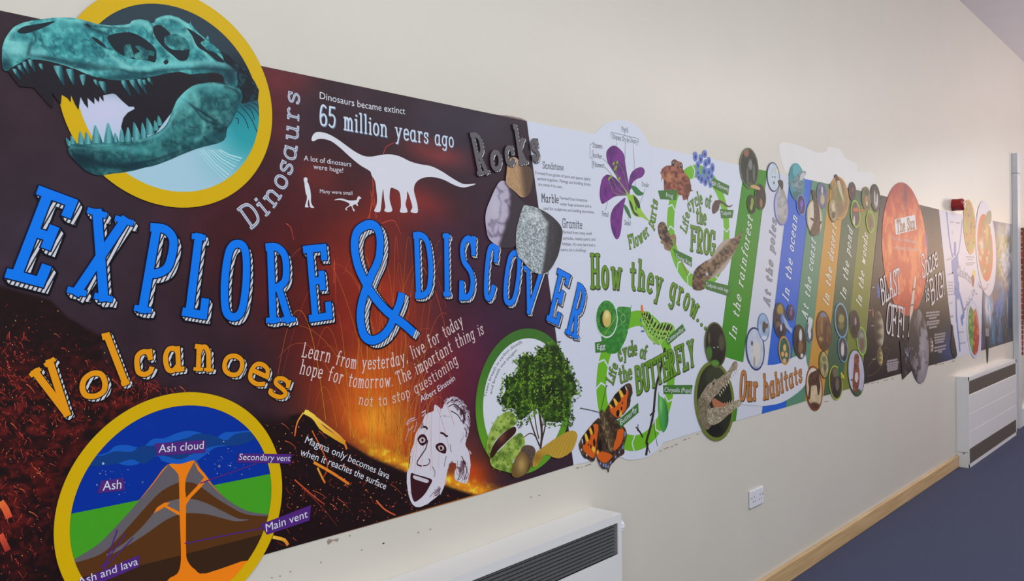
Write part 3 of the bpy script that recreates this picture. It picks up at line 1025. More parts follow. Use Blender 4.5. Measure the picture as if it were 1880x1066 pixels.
# Volcanoes heading (orange)
c0 = W((290, 680))
ORANGE = rgb(238, 156, 18)
vol = thing('heading_lettering', 'orange hatched Volcanoes heading arched above the volcano roundel', 'lettering', (c0[0], -.003, c0[1]))
zv = lambda *p: Z(0, 666, 2.664, p)
zu = lambda *p: Z(0, 300, 2.664, p)
for ch, q in (('V', zv(280, 285, 380, 235, 275, -50, 118, 60)), ('o', zv(392, 190, 535, 160, 510, 15, 382, 60)), ('l', zv(590, 120, 640, 100, 548, -155, 482, -140)), ('c', zu(660, 1050, 755, 1035, 745, 900, 648, 915)),
              ('a', zu(798, 1030, 900, 1015, 895, 890, 790, 892)), ('n', zu(938, 1015, 1045, 1020, 1040, 890, 946, 878)), ('o', zu(1075, 1030, 1175, 1056, 1205, 940, 1095, 918)),
              ('e', zv(1195, 90, 1290, 130, 1330, 20, 1240, -25)), ('s', zv(1298, 160, 1395, 185, 1420, 85, 1352, 50))):
    ln = glyph(ch, .09)
    relief_letter('letter', *fit_letter(ln, q, 0.0138 if ch in 'Vl' else .0112, .004), (.007, -.006), vol, .0028, ORANGE, rgb(24, 16, 20))
# ------------------------------------------------------------------ dinosaur skull roundel
def zz(ox, oy, s):
    return lambda *p: Z(ox, oy, s, p)


def wobble(p, amp, seed, n=3):
    """irregular edge for cut-out pictures, amp in pixels"""
    p = smooth(p, n)
    r = np.random.RandomState(seed)
    return p + r.uniform(-amp, amp, p.shape)


A1, B1 = zz(0, 0, 3.133), zz(220, 0, 3.136)
cc = lambda *a: np.concatenate(a)
ctr, R = circle_through([(495.5, 188), (478.6, 120), (330, 382), (195, 328.5), (424, 355), (413, 37.5)])
_, Ri = circle_through([(477.5, 210), (330, 361), (395, 50), (455, 120), (240, 325)])
R_IN = R - .036
skr = thing('skull_roundel', 'big yellow ringed roundel with a teal dinosaur skull, nearest the camera', 'roundel', (ctr[0], -.003, ctr[1] - R), 'yellow ringed roundels')
YEL = rgb(218, 178, 0)
G().sheet(disc(ctr, R, 120), .0046, .0014, rgb(60, 60, 60)).obj('backing_disc', None, skr)


def paint_sky(x, y):
    c = np.tile(rgb(44, 62, 74), (len(x), 1))
    lo = sst(y - (x - 250) * .12, 130, 195)
    b = np.tile(rgb(170, 208, 226), (len(x), 1))
    b = mix(b, rgb(206, 206, 234), blob(x, y, 190, 205, 90, 50))
    b = mix(b, rgb(40, 160, 170), blob(x, y, 460, 230, 70, 80) * 1.2)
    b = mix(b, rgb(20, 120, 136), blob(x, y, 440, 180, 60, 40))
    c = c * (1 - lo)[:, None] + b * lo[:, None]
    return mix(c, rgb(20, 32, 42), blob(x, y, 440, 140, 36, 34) * .9 * (.5 + fbm(x / 9, y / 9, 3)))


G().pic(disc(ctr, R_IN + .003, 120), .0047, paint_sky, .007).obj('backdrop_print', None, skr, label='dark slate to pale blue backdrop')
g = G()
g.ring(ctr, R_IN, R, .0049, YEL, 120)
g.obj('ring', None, skr, label='yellow ring')
for a, b in ((B1(660, 680), B1(675, 715)), (B1(670, 640), B1(735, 740)), (B1(690, 610), B1(790, 775)), (B1(710, 605), B1(770, 690)), (B1(725, 600), B1(803, 680)), (B1(750, 590), B1(804, 650))):
    G().strip(W(smooth([a[0], (a[0] + b[0]) / 2 + [3, -3], b[0]], 5, False)), .0022, .00475, rgb(14, 40, 50)).obj('dark_streak', None, skr)
for i in range(9):
    a, b = B1(440 + i * 16, 862)[0], B1(600 + i * 12, 1040 - i * 16)[0]
    G().strip(W(np.array([a, (a + b) / 2 + [-2, 2], b])), .0014 + .001 * (i % 3), .00475, rgb(176, 224, 232)).obj('pale_streak', None, skr)

MOUTH = cc(A1(35, 405, 110, 500, 190, 506, 270, 598, 300, 627, 296, 535, 318, 570, 346, 605, 350, 548, 380, 565, 402, 592, 404, 552, 425, 600, 446, 636, 458, 560, 480, 600, 502, 626, 498, 565, 520, 585, 538, 602, 538, 562, 552, 580, 564, 590, 568, 556, 580, 575, 592, 585, 588, 550, 640, 540, 660, 545, 700, 585, 735, 615),
           B1(75, 616, 80, 628, 40, 650, 15, 680, 2, 730, 20, 800, 200, 770, 300, 640, 380, 540, 480, 480, 560, 470, 620, 480, 600, 430, 420, 415, 200, 425, 0, 455), A1(600, 440, 440, 390, 300, 350, 160, 340))
sk = G()
sk.pic(MOUTH, .0050, lambda x, y: np.tile(rgb(30, 27, 36), (len(x), 1)), .012)
NECK = cc(B1(560, 290, 620, 320, 680, 380, 720, 400, 770, 470, 795, 520, 790, 575, 740, 590, 700, 600, 670, 560, 640, 470, 600, 380))
sk.pic(NECK, .00495, lambda x, y: mix(np.tile(rgb(20, 30, 40), (len(x), 1)), rgb(36, 92, 104), sst(np.abs(fbm(x / 12, y / 12, 9) - .5), .06, .0) * .8), .005)
sk.obj('mouth_shadow', None, skr, label='dark gap of the open jaws and neck')

CRAN = cc(A1(8, 375, 8, 280, 40, 200, 90, 150, 160, 125, 240, 112, 330, 105, 420, 107, 480, 120, 550, 140, 640, 148, 735, 142),
          B1(60, 125, 110, 115, 150, 120, 175, 137, 195, 125, 205, 108, 260, 90, 310, 97, 350, 115, 394, 140, 403, 124, 408, 148, 440, 185, 486, 225, 497, 205, 508, 225, 512, 245, 560, 285, 590, 340, 606, 366, 640, 390, 665, 420, 672, 490, 650, 500, 600, 482, 588, 440, 540, 420, 480, 425, 400, 430, 330, 415, 250, 428, 180, 442, 100, 456, 40, 462),
          A1(690, 466, 600, 455, 520, 438, 440, 405, 380, 385, 300, 360, 240, 350, 180, 345, 160, 338, 110, 365, 60, 392, 35, 412, 15, 402))


def bone(x, y, dark=1.0):
    n = fbm(x / 8, y / 8, 21, 5)
    r = 1 - np.abs(2 * fbm(x / 18, y / 16, 25, 5) - 1)
    c = np.tile(rgb(44, 138, 144), (len(x), 1))
    c = mix(c, rgb(104, 198, 196), sst(n, .36, .84))
    c = mix(c, rgb(16, 68, 80), sst(r, .88, 1.0) * .7)
    return mix(c, rgb(24, 92, 102), sst(.48 - n, 0.0, .24) * .6)


def crease(x, y, pts, w):
    """1 on a drawn line, falling off across w pixels"""
    q = smooth(pts, 5, False)
    d = np.full(len(x), 1e9)
    for a, b in zip(q[:-1], q[1:]):
        t = np.clip(((x - a[0]) * (b[0] - a[0]) + (y - a[1]) * (b[1] - a[1])) / max(((b - a) ** 2).sum(), 1e-6), 0, 1)
        d = np.minimum(d, np.hypot(x - a[0] - t * (b[0] - a[0]), y - a[1] - t * (b[1] - a[1])))
    return np.exp(-(d / w) ** 2)


def paint_cran(x, y):
    c = bone(x, y)
    for p, w in ((A1(330, 112, 480, 128, 640, 158, 735, 152), 3), (B1(60, 135, 110, 128, 160, 150, 230, 240, 300, 320), 5), (B1(210, 116, 260, 102, 320, 112, 390, 160, 430, 260), 4), (A1(640, 330, 735, 395), 5), (B1(0, 385, 120, 395, 250, 375, 400, 365, 560, 372, 630, 395), 5), (A1(30, 240, 70, 175, 160, 138), 5), (B1(440, 200, 480, 300, 520, 345), 4), (A1(250, 350, 400, 390, 520, 425), 3)):
        c = mix(c, rgb(140, 220, 216), crease(x, y, p, w) * .75)
    for p, w in ((A1(190, 190, 200, 240, 165, 280, 175, 330), 1.5), (B1(0, 410, 130, 425, 260, 405, 330, 405), 2.5), (B1(330, 400, 480, 395, 620, 410), 2.2), (A1(480, 145, 530, 175, 620, 200), 2), (B1(170, 135, 190, 170, 180, 200), 2), (A1(420, 390, 560, 400, 680, 400, 735, 420), 1.6), (A1(540, 150, 640, 162, 735, 165), 1.6), (B1(590, 350, 630, 372, 660, 410), 2)):
        c = mix(c, rgb(14, 52, 64), crease(x, y, p, w) * .8)
    for b in ((25, 90, 26, 18, 0, (140, 216, 214), .9), (66, 98, 18, 10, 0, (130, 206, 204), .8), (110, 46, 40, 14, 0, (96, 190, 190), .6), (190, 125, 40, 16, 20, (120, 200, 198), .5), (300, 118, 60, 10, 0, (112, 200, 200), .7), (258, 45, 30, 8, 0, (110, 196, 196), .6), (330, 70, 30, 14, 20, (130, 206, 204), .6),
              (8, 120, 12, 16, 0, (16, 56, 68), .9), (52, 92, 3, 22, 15, (14, 54, 66), .7), (150, 120, 60, 6, 8, (16, 62, 74), .8), (230, 142, 60, 7, -4, (14, 58, 70), .8), (90, 108, 30, 4, 10, (14, 50, 62), .7), (395, 130, 30, 10, 15, (20, 70, 84), .8), (420, 140, 14, 24, 0, (18, 52, 64), .9), (160, 45, 10, 8, 0, (20, 60, 74), .6)):
        c = mix(c, rgb(*b[5]), blob(x, y, b[0], b[1], b[2], b[3], b[4]) * b[6])
    return c


cran = G().pic(wobble(CRAN, .5, 3, 3), .0052, paint_cran, .003).obj('cranium', None, skr, label='teal upper skull with pitted bone')
HOLES = (cc(A1(612, 215, 680, 192, 735, 188), B1(40, 185, 100, 205, 160, 245, 195, 280, 205, 320, 195, 362, 150, 350, 70, 342, 15, 322), A1(690, 315, 645, 280)),
         B1(185, 165, 220, 145, 270, 180, 285, 210, 250, 240, 270, 270, 310, 290, 390, 285, 395, 300, 380, 345, 340, 352, 300, 322, 250, 280, 200, 220),
         B1(380, 165, 420, 185, 480, 230, 460, 250, 500, 292, 530, 300, 560, 320, 595, 360, 550, 352, 500, 310, 440, 270, 410, 210),
         A1(95, 185, 130, 157, 220, 140, 310, 125, 270, 150, 200, 180, 130, 197), A1(520, 215, 560, 230, 607, 276, 560, 256), A1(486, 142, 500, 140, 522, 160, 505, 158), B1(245, 360, 262, 345, 275, 360, 258, 374),
         B1(420, 428, 490, 430, 510, 470, 470, 470, 420, 450))
for h in HOLES:
    G().px(smooth(h, 4), .0053, rgb(24, 36, 46)).obj('skull_opening', None, cran, label='dark opening in the bone')
for p in (B1(20, 270, 50, 255, 62, 280, 75, 330, 45, 335, 22, 325), B1(82, 270, 110, 268, 150, 290, 190, 300, 188, 325, 160, 320, 150, 345, 80, 340, 84, 310, 110, 300), B1(250, 220, 280, 205, 330, 200, 385, 240, 392, 282, 340, 292, 300, 270, 262, 262)):
    G().pic(smooth(p, 4), .0054, lambda x, y: bone(x, y) * .82, .004).obj('inner_bone', None, cran)
JAW = cc(A1(387, 870, 395, 845, 430, 826, 500, 830, 590, 820, 660, 815, 735, 812), B1(60, 810, 130, 795, 200, 770, 260, 720, 300, 630, 330, 570, 390, 510, 450, 485, 530, 478, 600, 490, 680, 510, 700, 560, 680, 610, 640, 700, 612, 745, 605, 790, 580, 818, 500, 840, 430, 860, 330, 900, 220, 945, 100, 975, 10, 995), A1(640, 1000, 570, 1010, 500, 990, 440, 940, 400, 895))


def paint_jaw(x, y):
    c = bone(x, y) * .72
    for p, w in ((B1(310, 620, 350, 560, 420, 505, 530, 488, 640, 510), 5), (B1(80, 812, 200, 785, 270, 730, 310, 650), 3), (B1(420, 540, 440, 600, 400, 640), 6), (A1(400, 850, 500, 850, 640, 838), 3), (B1(480, 700, 470, 780, 430, 810), 4)):
        c = mix(c, rgb(120, 204, 202), crease(x, y, p, w) * .6)
    for p, w in ((B1(398, 598, 440, 645, 480, 690, 560, 720), 1.8), (B1(540, 740, 580, 745, 610, 735), 3), (A1(420, 890, 540, 930, 640, 960, 735, 960), 3), (B1(20, 960, 200, 920, 330, 872), 3), (B1(600, 500, 670, 530, 680, 580), 2.5), (B1(480, 790, 500, 815), 2), (A1(430, 842, 560, 850, 735, 832), 1.6)):
        c = mix(c, rgb(8, 40, 50), crease(x, y, p, w) * .8)
    for b in ((330, 180, 22, 30, 30, (116, 206, 206), .9), (300, 250, 60, 8, -28, (80, 170, 170), .5), (215, 272, 90, 8, 4, (84, 176, 176), .6), (390, 165, 36, 10, 10, (70, 160, 164), .6), (400, 250, 30, 12, -10, (22, 86, 96), .6),
              (230, 305, 110, 12, 6, (12, 50, 62), .85), (350, 280, 60, 12, -28, (14, 56, 66), .7), (150, 295, 26, 24, 40, (10, 40, 52), .8), (375, 210, 34, 2.2, 33, (8, 40, 50), .9), (405, 240, 14, 6, -20, (10, 48, 58), .8), (430, 215, 10, 40, 20, (22, 78, 90), .7)):
        c = mix(c, rgb(*b[5]), blob(x, y, b[0], b[1], b[2], b[3], b[4]) * b[6])
    return c


jaw = G().pic(wobble(JAW, .4, 5, 3), .0052, paint_jaw, .003).obj('lower_jaw', None, skr, label='darker teal lower jaw')


def tooth(par, pts, up):
    a, b, t = pts
    bend = np.array([-1.2, 0])
    o = smooth([a, (a + b) / 2 + [0, 1.2 if up else -1.2], b, (b * .5 + t * .5) + bend * (-1), t, (a * .5 + t * .5) + bend], 4)
    ax, ay = a
    bx, by = b
    def pt(x, y):
        u = (x - (ax + bx) / 2) / max(abs(bx - ax), 1)
        c = np.tile(rgb(52, 128, 136), (len(x), 1))
        c = mix(c, rgb(126, 198, 200), np.exp(-((u + .05) / .22) ** 2) * .8)
        return mix(c, rgb(20, 70, 84), sst(u, .15, .6))
    G().pic(o, .0055, pt, .004).obj('tooth', None, par)


for f, L in ((A1, ((65, 400, 92, 405, 112, 462), (93, 382, 116, 378, 135, 432), (122, 364, 146, 360, 162, 427), (154, 348, 180, 348, 196, 417), (215, 372, 238, 372, 241, 407), (302, 385, 350, 386, 363, 497), (374, 402, 416, 406, 419, 492), (452, 436, 486, 434, 474, 494), (530, 462, 553, 466, 560, 502), (560, 472, 599, 476, 603, 542))),
             (B1, ((0, 470, 29, 470, 56, 557), (48, 466, 81, 464, 109, 548), (92, 462, 121, 462, 149, 547), (121, 466, 141, 463, 146, 497), (150, 456, 169, 452, 183, 492)))):
    for q in L:
        tooth(cran, f(*q), False)
for f, L in ((A1, ((386, 842, 407, 830, 374, 794), (402, 830, 432, 822, 403, 781), (445, 826, 484, 830, 455, 756), (482, 826, 527, 828, 489, 760), (525, 820, 582, 822, 542, 720), (594, 822, 652, 822, 616, 706), (650, 815, 676, 816, 656, 765), (682, 812, 714, 814, 692, 740))),
             (B1, ((24, 812, 64, 812, 40, 733), (70, 806, 120, 800, 74, 703), (117, 794, 152, 790, 122, 706), (150, 776, 197, 766, 149, 678), (191, 750, 220, 748, 194, 693), (212, 722, 240, 720, 214, 666)))):
    for q in L:
        tooth(jaw, f(*q), True)

# ------------------------------------------------------------------ volcano roundel
V0 = zz(0, 666, 2.664)
ctr, R = circle_through([(94, 985), (338, 720), (514, 891), (450, 747), (188, 790)])
R_IN = R - .030
vr = thing('volcano_roundel', 'yellow ringed roundel showing a volcano cut open under a blue sky', 'roundel', (ctr[0], -.003, ctr[1] - R), 'yellow ringed roundels')
rim = disc(ctr, R, 140)
G().sheet(rim, .0040, .0014, rgb(60, 60, 60)).obj('backing_disc', None, vr)
inn = disc(ctr, R_IN + .002, 140)


def clip(poly_px, keep):
    """part of an outline (pixels) inside a convex outline on the wall"""
    out = [tuple(p) for p in W(poly_px)]
    k = ccw(keep)
    for i in range(len(k)):
        a, b = k[i - 1], k[i]
        res = []
        for j in range(len(out)):
            p, q = np.array(out[j - 1]), np.array(out[j])
            sp = (b[0] - a[0]) * (p[1] - a[1]) - (b[1] - a[1]) * (p[0] - a[0])
            sq = (b[0] - a[0]) * (q[1] - a[1]) - (b[1] - a[1]) * (q[0] - a[0])
            if sp * sq < 0:
                res.append(tuple(p + (q - p) * sp / (sp - sq)))
            if sq >= 0:
                res.append(tuple(q))
        out = res
        if not out:
            return None
    return np.array(out)


def vpart(name, pts, off, col, label=None, parent=None, sm=0):
    p = smooth(pts, sm) if sm else pts
    G().uz(clip(p, inn), off, col).obj(name, None, parent or vr, label=label)


G().uz(inn, .0041, rgb(0, 50, 160)).obj('sky', None, vr, label='plain royal blue sky')
vpart('grassland', V0(200, 764, 295, 745, 1335, 537, 1500, 504, 1500, 1300, 200, 1300), .0042, rgb(70, 164, 34), 'green land')
prof = smooth(V0(240, 1010, 310, 980, 380, 945, 480, 880, 560, 800, 660, 690, 740, 590, 790, 520, 825, 492, 945, 475, 975, 512, 1010, 555, 1050, 610, 1100, 660, 1160, 700, 1230, 728, 1330, 738, 1400, 738), 4, False)
vpart('grey_ash_layer', cc(prof, V0(1400, 1400, 240, 1400)), .0043, rgb(104, 98, 104))
prof = smooth(V0(240, 1000, 310, 986, 420, 958, 500, 925, 560, 870, 640, 780, 720, 690, 790, 622, 870, 582, 905, 580, 960, 592, 1040, 650, 1120, 700, 1200, 738, 1320, 747, 1400, 740), 4, False)
vpart('brown_rock_layer', cc(prof, V0(1400, 1400, 240, 1400)), .0044, rgb(92, 54, 20))
vpart('grey_ash_layer', smooth(V0(520, 932, 600, 880, 680, 810, 740, 740, 765, 705, 800, 682, 870, 662, 905, 660, 960, 668, 1020, 690, 1100, 730, 1160, 758, 1215, 764, 1150, 772, 1080, 756, 1000, 737, 910, 732, 870, 738, 800, 770, 700, 840, 600, 902, 530, 937), 4), .0045, rgb(108, 102, 106))
vpart('deep_rock', V0(200, 1085, 690, 985, 880, 938, 1320, 825, 1400, 800, 1400, 1400, 200, 1400), .00455, rgb(58, 36, 20))
lava = G()
for p in (smooth(V0(822, 493, 880, 492, 945, 474, 932, 505, 906, 560, 901, 620, 905, 660, 905, 900, 913, 965, 950, 1008, 1005, 1026, 1245, 958, 1260, 1100, 1200, 1200, 760, 1200, 810, 1066, 860, 1030, 878, 985, 880, 900, 874, 740, 871, 580, 862, 535), 3),
          V0(904, 695, 904, 658, 968, 590, 1000, 548, 1012, 560, 982, 602, 926, 660), V0(873, 744, 800, 702, 748, 733, 762, 706, 800, 681, 828, 681, 812, 695, 873, 726),
          V0(943, 476, 968, 508, 1004, 550, 1030, 590, 1088, 656, 1040, 606, 998, 562, 962, 522), V0(826, 491, 790, 520, 742, 586, 662, 686, 736, 600, 796, 522)):
    lava.uz(clip(p, inn), .0046, rgb(250, 134, 16))
lava.obj('lava_conduit', None, vr, label='orange lava vents and chamber')
cl = G()
cl.uz(clip(smooth(V0(395, 492, 430, 462, 520, 436, 560, 405, 620, 400, 690, 412, 740, 372, 800, 366, 860, 342, 920, 330, 990, 345, 1040, 372, 1090, 340, 1150, 335, 1250, 328, 1268, 350, 1180, 365, 1120, 400, 1050, 412, 1010, 440, 950, 480, 870, 494, 790, 478, 760, 455, 640, 500, 520, 480, 430, 505), 5), inn), .0044, rgb(20, 92, 196))
cl.uz(clip(smooth(V0(390, 498, 420, 462, 500, 450, 560, 430, 640, 432, 680, 406, 760, 400, 900, 368, 960, 345, 1030, 350, 1100, 376, 1150, 345, 1255, 335, 1250, 362, 1160, 402, 1060, 402, 960, 432, 880, 470, 800, 452, 760, 452, 700, 492, 640, 470, 560, 492, 430, 505), 5), inn), .0045, rgb(14, 64, 136))
cl.obj('ash_cloud', None, vr, label='two-tone blue ash cloud')
random.seed(8)
g = G()
for cx, cy, n in ((555, 545, 26), (1095, 470, 30)):
    for i in range(n):
        x, y = V0(random.gauss(cx, 62), random.gauss(cy, 38))[0]
        r = random.choice([.5, .7, .9, 1.3, 2.2]) if i % 5 == 0 else random.uniform(.4, .9)
        g.px(pxdisc(x, y, r, r * 1.05, 0, 10), .0047, random.choice([rgb(206, 214, 236), rgb(170, 190, 226), rgb(140, 140, 164)]))
g.obj('ash_specks', None, vr, kind='stuff', label='pale ash specks')
PUR = rgb(84, 40, 128)
for a, b in (((502, 1010), (570, 812)), ((490, 1000), (612, 830)), ((500, 1005), (648, 852)), ((898, 880), (1275, 805)), ((975, 586), (1250, 490))):
    G().strip(W(V0(*a, *b)), .0028, .0048, PUR).obj('pointer_line', None, vr, label='thin purple pointer line')


def caption_tag(parent, name, quad, text, base, h, off, col, tcol=INKW, slant=0.0):
    o = G().sheet(W(quad), off, .0004, col).obj(name, None, parent)
    g = G()
    sans(g, text, base, h, off + .0002, tcol, slant)
    g.obj('caption_text', None, o)
    return o


for q, tx, b, h in (((752, 392, 1000, 375, 1000, 437, 762, 452), 'Ash cloud', (770, 437, 990, 418), 15), ((490, 575, 600, 560, 606, 620, 470, 635), 'Ash', (497, 622, 588, 611), 17),
                    ((1162, 440, 1424, 445, 1415, 490, 1152, 485), 'Secondary vent', (1162, 472, 1413, 478), 11.5), ((1268, 787, 1516, 693, 1508, 768, 1300, 838), 'Main vent', (1296, 824, 1500, 752), 15),
                    ((380, 1062, 678, 935, 676, 992, 385, 1115), 'Ash and lava', (378, 1088, 670, 982), 15)):
    caption_tag(vr, 'label_tag', V0(*q), tx, V0(*b), h, .0052, PUR)
G().ring(ctr, R_IN, R, .0049, YEL, 120).obj('ring', None, vr, label='yellow ring')

# ------------------------------------------------------------------ laughing old man print, rocks
Q = zz(700, 700, 4.1)
FACE = Q(330, 250, 390, 222, 396, 176, 420, 182, 450, 204, 478, 150, 520, 115, 570, 122, 618, 180, 645, 250, 655, 330, 650, 400, 630, 470, 652, 520, 668, 600, 662, 690, 640, 760, 612, 765, 560, 742, 546, 700, 562, 630, 534, 606, 500, 645, 482, 720, 466, 800, 430, 850, 380, 892, 320, 932, 270, 946, 230, 920, 200, 850, 188, 760, 190, 680, 212, 640, 216, 540, 240, 470, 262, 380, 300, 320)


def paint_face(x, y):
    c = np.tile(rgb(216, 212, 226), (len(x), 1))
    dk = rgb(58, 24, 36)
    n = fbm(x / 3.2, y / 6, 41, 3)
    X, Y = (x - 700) * 4.1, (y - 700) * 4.1
    for b in ((610, 250, 40, 90, -15, .9), (560, 190, 50, 26, 40, .6), (600, 640, 40, 60, 20, .7), (520, 640, 30, 60, 10, .8), (300, 330, 20, 40, 10, .5), (640, 380, 14, 80, 0, .5), (420, 820, 26, 60, 25, .6), (480, 260, 70, 12, 5, .2)):
        c = mix(c, dk, sst(n * blob(X, Y, b[0], b[1], b[2], b[3], b[4]) * 2, .62, .9) * b[5])
    return c


fc = G().pic(wobble(FACE, .7, 9, 3), .0023, paint_face, .0035)
por = fc.obj('portrait_print', None, dark, label='white print of a laughing old man with wild hair')
DK = rgb(60, 22, 30)
for p, q, i in ((Q(268, 432, 290, 400, 320, 398, 342, 430, 338, 460, 310, 482, 285, 470), Q(282, 436, 300, 420, 322, 425, 326, 448, 304, 462, 288, 455), Q(298, 432, 312, 430, 314, 448, 300, 450)),
                (Q(405, 480, 430, 462, 462, 465, 486, 500, 478, 540, 440, 532, 412, 510), Q(424, 490, 440, 480, 462, 486, 468, 508, 446, 520, 430, 510), Q(436, 492, 452, 490, 456, 510, 440, 512))):
    G().px(smooth(p, 5), .00235, DK).px(smooth(q, 5), .0024, rgb(204, 190, 200)).px(smooth(i, 5), .00245, DK).obj('eye', None, por)
g = G()
for p in (Q(220, 690, 262, 700, 330, 718, 378, 740, 360, 786, 320, 850, 270, 895, 242, 900, 224, 850, 216, 760),):
    g.px(smooth(p, 5), .00235, DK)
g.px(smooth(Q(240, 705, 300, 722, 352, 742, 340, 762, 290, 748, 242, 730), 4), .0024, rgb(206, 200, 212))
g.obj('open_mouth', None, por, label='dark open laughing mouth')
for p, w in ((Q(345, 440, 332, 500, 300, 550, 268, 600, 270, 625, 300, 636), .004), (Q(310, 634, 345, 626, 362, 600, 352, 580), .003), (Q(440, 384, 465, 392, 482, 408, 498, 410), .006), (Q(310, 340, 336, 345, 342, 362), .006), (Q(486, 560, 476, 600, 470, 640), .002), (Q(380, 640, 400, 680, 392, 720), .002), (Q(520, 470, 516, 500, 524, 530), .002),
             (Q(490, 170, 530, 140, 580, 150, 620, 200), .003), (Q(500, 190, 550, 170, 600, 220, 630, 300), .003), (Q(520, 220, 570, 250, 600, 300), .003), (Q(570, 640, 590, 690, 570, 740), .003), (Q(610, 600, 640, 660, 620, 740), .003), (Q(600, 560, 630, 620), .003), (Q(440, 800, 430, 840, 400, 860), .003), (Q(215, 560, 200, 650), .002), (Q(360, 870, 390, 830), .002)):
    G().strip(W(smooth(p, 5, False)), w, .0024, DK).obj('ink_line', None, por)
random.seed(17)
g = G()
for p, w in ((Q(186, 322, 205, 290, 250, 270), .003), (Q(190, 330, 215, 300, 262, 285), .002), (Q(205, 370, 225, 345, 240, 335), .002), (Q(300, 235, 325, 220, 332, 218), .004), (Q(300, 262, 320, 245, 330, 235), .003), (Q(176, 445, 195, 390, 200, 350), .0016), (Q(240, 380, 256, 340, 262, 300), .002), (Q(660, 520, 672, 545), .004), (Q(645, 720, 652, 745), .003), (Q(440, 850, 470, 780, 490, 740), .003), (Q(610, 150, 628, 190), .003)):
    g.strip(W(smooth(p, 5, False)), w, .00232, rgb(206, 196, 212))
for i in range(70):
    a = random.uniform(-2.2, .9)
    cx, cy = 520, 300
    r0, r1 = random.uniform(.72, .9), random.uniform(.95, 1.08)
    p0 = (cx + math.cos(a) * 140 * r0, cy + math.sin(a) * 185 * r0)
    p1 = (cx + math.cos(a + .25) * 140 * r1, cy + math.sin(a + .25) * 185 * r1)
    if p0[0] < 400:
        continue
    g.strip(W(smooth(Q(*p0, (p0[0] + p1[0]) / 2 + 8, (p0[1] + p1[1]) / 2 - 6, *p1), 3, False)), random.uniform(.0008, .0022), .00242, random.choice([rgb(70, 34, 48), rgb(120, 92, 110), rgb(206, 196, 212)]))
for i in range(26):
    x = random.uniform(560, 650)
    y = random.uniform(590, 700)
    g.strip(W(smooth(Q(x, y, x + random.uniform(-6, 20), y + 30, x + random.uniform(-20, 14), y + 64), 3, False)), random.uniform(.001, .002), .00242, random.choice([rgb(96, 40, 40), rgb(150, 120, 130)]))
g.obj('hair', None, por)

RK = zz(840, 200, 3.333)


def rock(name, label, pts, off, paint, res=.004):
    p = smooth(RK(*pts), 4)
    w = W(p)
    t = thing(name, label, 'rock picture', (w[:, 0].mean(), -off, w[:, 1].min()), 'rock cut-outs')
    G().sheet(w, off, .0012, rgb(70, 62, 60)).obj('backing_board', None, t)
    G().pic(w, off + .0002, paint, res).obj('picture', None, t)


def p_sand(x, y):
    c = np.tile(rgb(182, 146, 108), (len(x), 1)) * (.86 + .28 * fbm(x / 2.2, y / 2.2, 3))[:, None]
    c = mix(c, rgb(92, 72, 58), sst(x - (y - 300) * .12, 944, 960))
    return mix(c, rgb(216, 180, 140), blob(x, y, 944, 296, 10, 6) * .7)


def p_marble(x, y):
    v = 1 - np.abs(2 * fbm(x / 22, y / 30, 17, 5) - 1)
    c = mix(np.tile(rgb(186, 178, 200), (len(x), 1)), rgb(112, 100, 126), sst(v, .85, 1) * .8)
    c = mix(c, rgb(204, 198, 216), blob(x, y, 908, 380, 12, 30) * .6)
    c = mix(c, rgb(62, 52, 62), sst(x - np.interp(y, [335, 356, 395, 449], [926, 935, 931, 913]) + 6 * (fbm(x / 12, y / 12, 2) - .5), -4, 5))
    return c


def p_granite(x, y):
    n = fbm(x / 1.7, y / 1.7, 5, 2)
    c = np.tile(rgb(158, 168, 172), (len(x), 1)) * (.62 + .76 * n)[:, None]
    c = mix(c, rgb(214, 220, 222), blob(x, y, 975, 396, 14, 8) * .8 + blob(x, y, 996, 412, 8, 6) * .7)
    e = x - np.interp(y, [380, 390, 408, 430, 500], [984, 990, 1003, 1002, 993])
    c = mix(c, rgb(66, 64, 68), sst(e, -4, 4) * .96)
    c = mix(c, rgb(46, 44, 48), sst(e, 4, 26) * .6)
    return c * (.82 + .36 * n)[:, None]


rock('marble_rock', 'pale lilac veined marble rock cut-out left of the granite block', (165, 640, 200, 540, 245, 452, 285, 443, 322, 482, 380, 556, 420, 620, 400, 740, 352, 832, 300, 850, 250, 842, 190, 800, 170, 740), .0052, p_marble)
rock('sandstone_rock', 'small tan sandstone rock cut-out under the Rocks heading', (290, 400, 298, 335, 318, 300, 350, 300, 382, 336, 440, 362, 452, 420, 442, 490, 422, 530, 382, 541, 342, 506, 290, 460), .0066, p_sand)
rock('granite_rock', 'speckled grey granite block cut-out overlapping the blue title', (348, 780, 360, 700, 392, 600, 418, 591, 490, 610, 560, 650, 618, 708, 633, 760, 618, 850, 600, 910, 555, 985, 500, 1010, 440, 986, 390, 930, 355, 888), .0066, p_granite, .003)
rh = thing('heading_lettering', 'grey Rocks heading with white inner dashes crossing onto the white panel', 'lettering', (*W((922, 290))[:1], -.005, W((922, 290))[1]))
for ch, q in (('R', (108, 408, 190, 396, 142, 142, 55, 146)), ('o', (196, 385, 264, 375, 254, 246, 186, 256)), ('c', (288, 355, 346, 345, 330, 222, 274, 226)), ('k', (362, 346, 426, 336, 395, 92, 322, 96)), ('s', (450, 330, 494, 318, 474, 180, 436, 188))):
    ln = glyph(ch, .09)
    relief_letter('letter', *fit_letter(ln, RK(*q), .014, .0035), (.0045, -.003), rh, .0072, rgb(100, 96, 102), rgb(46, 42, 48))

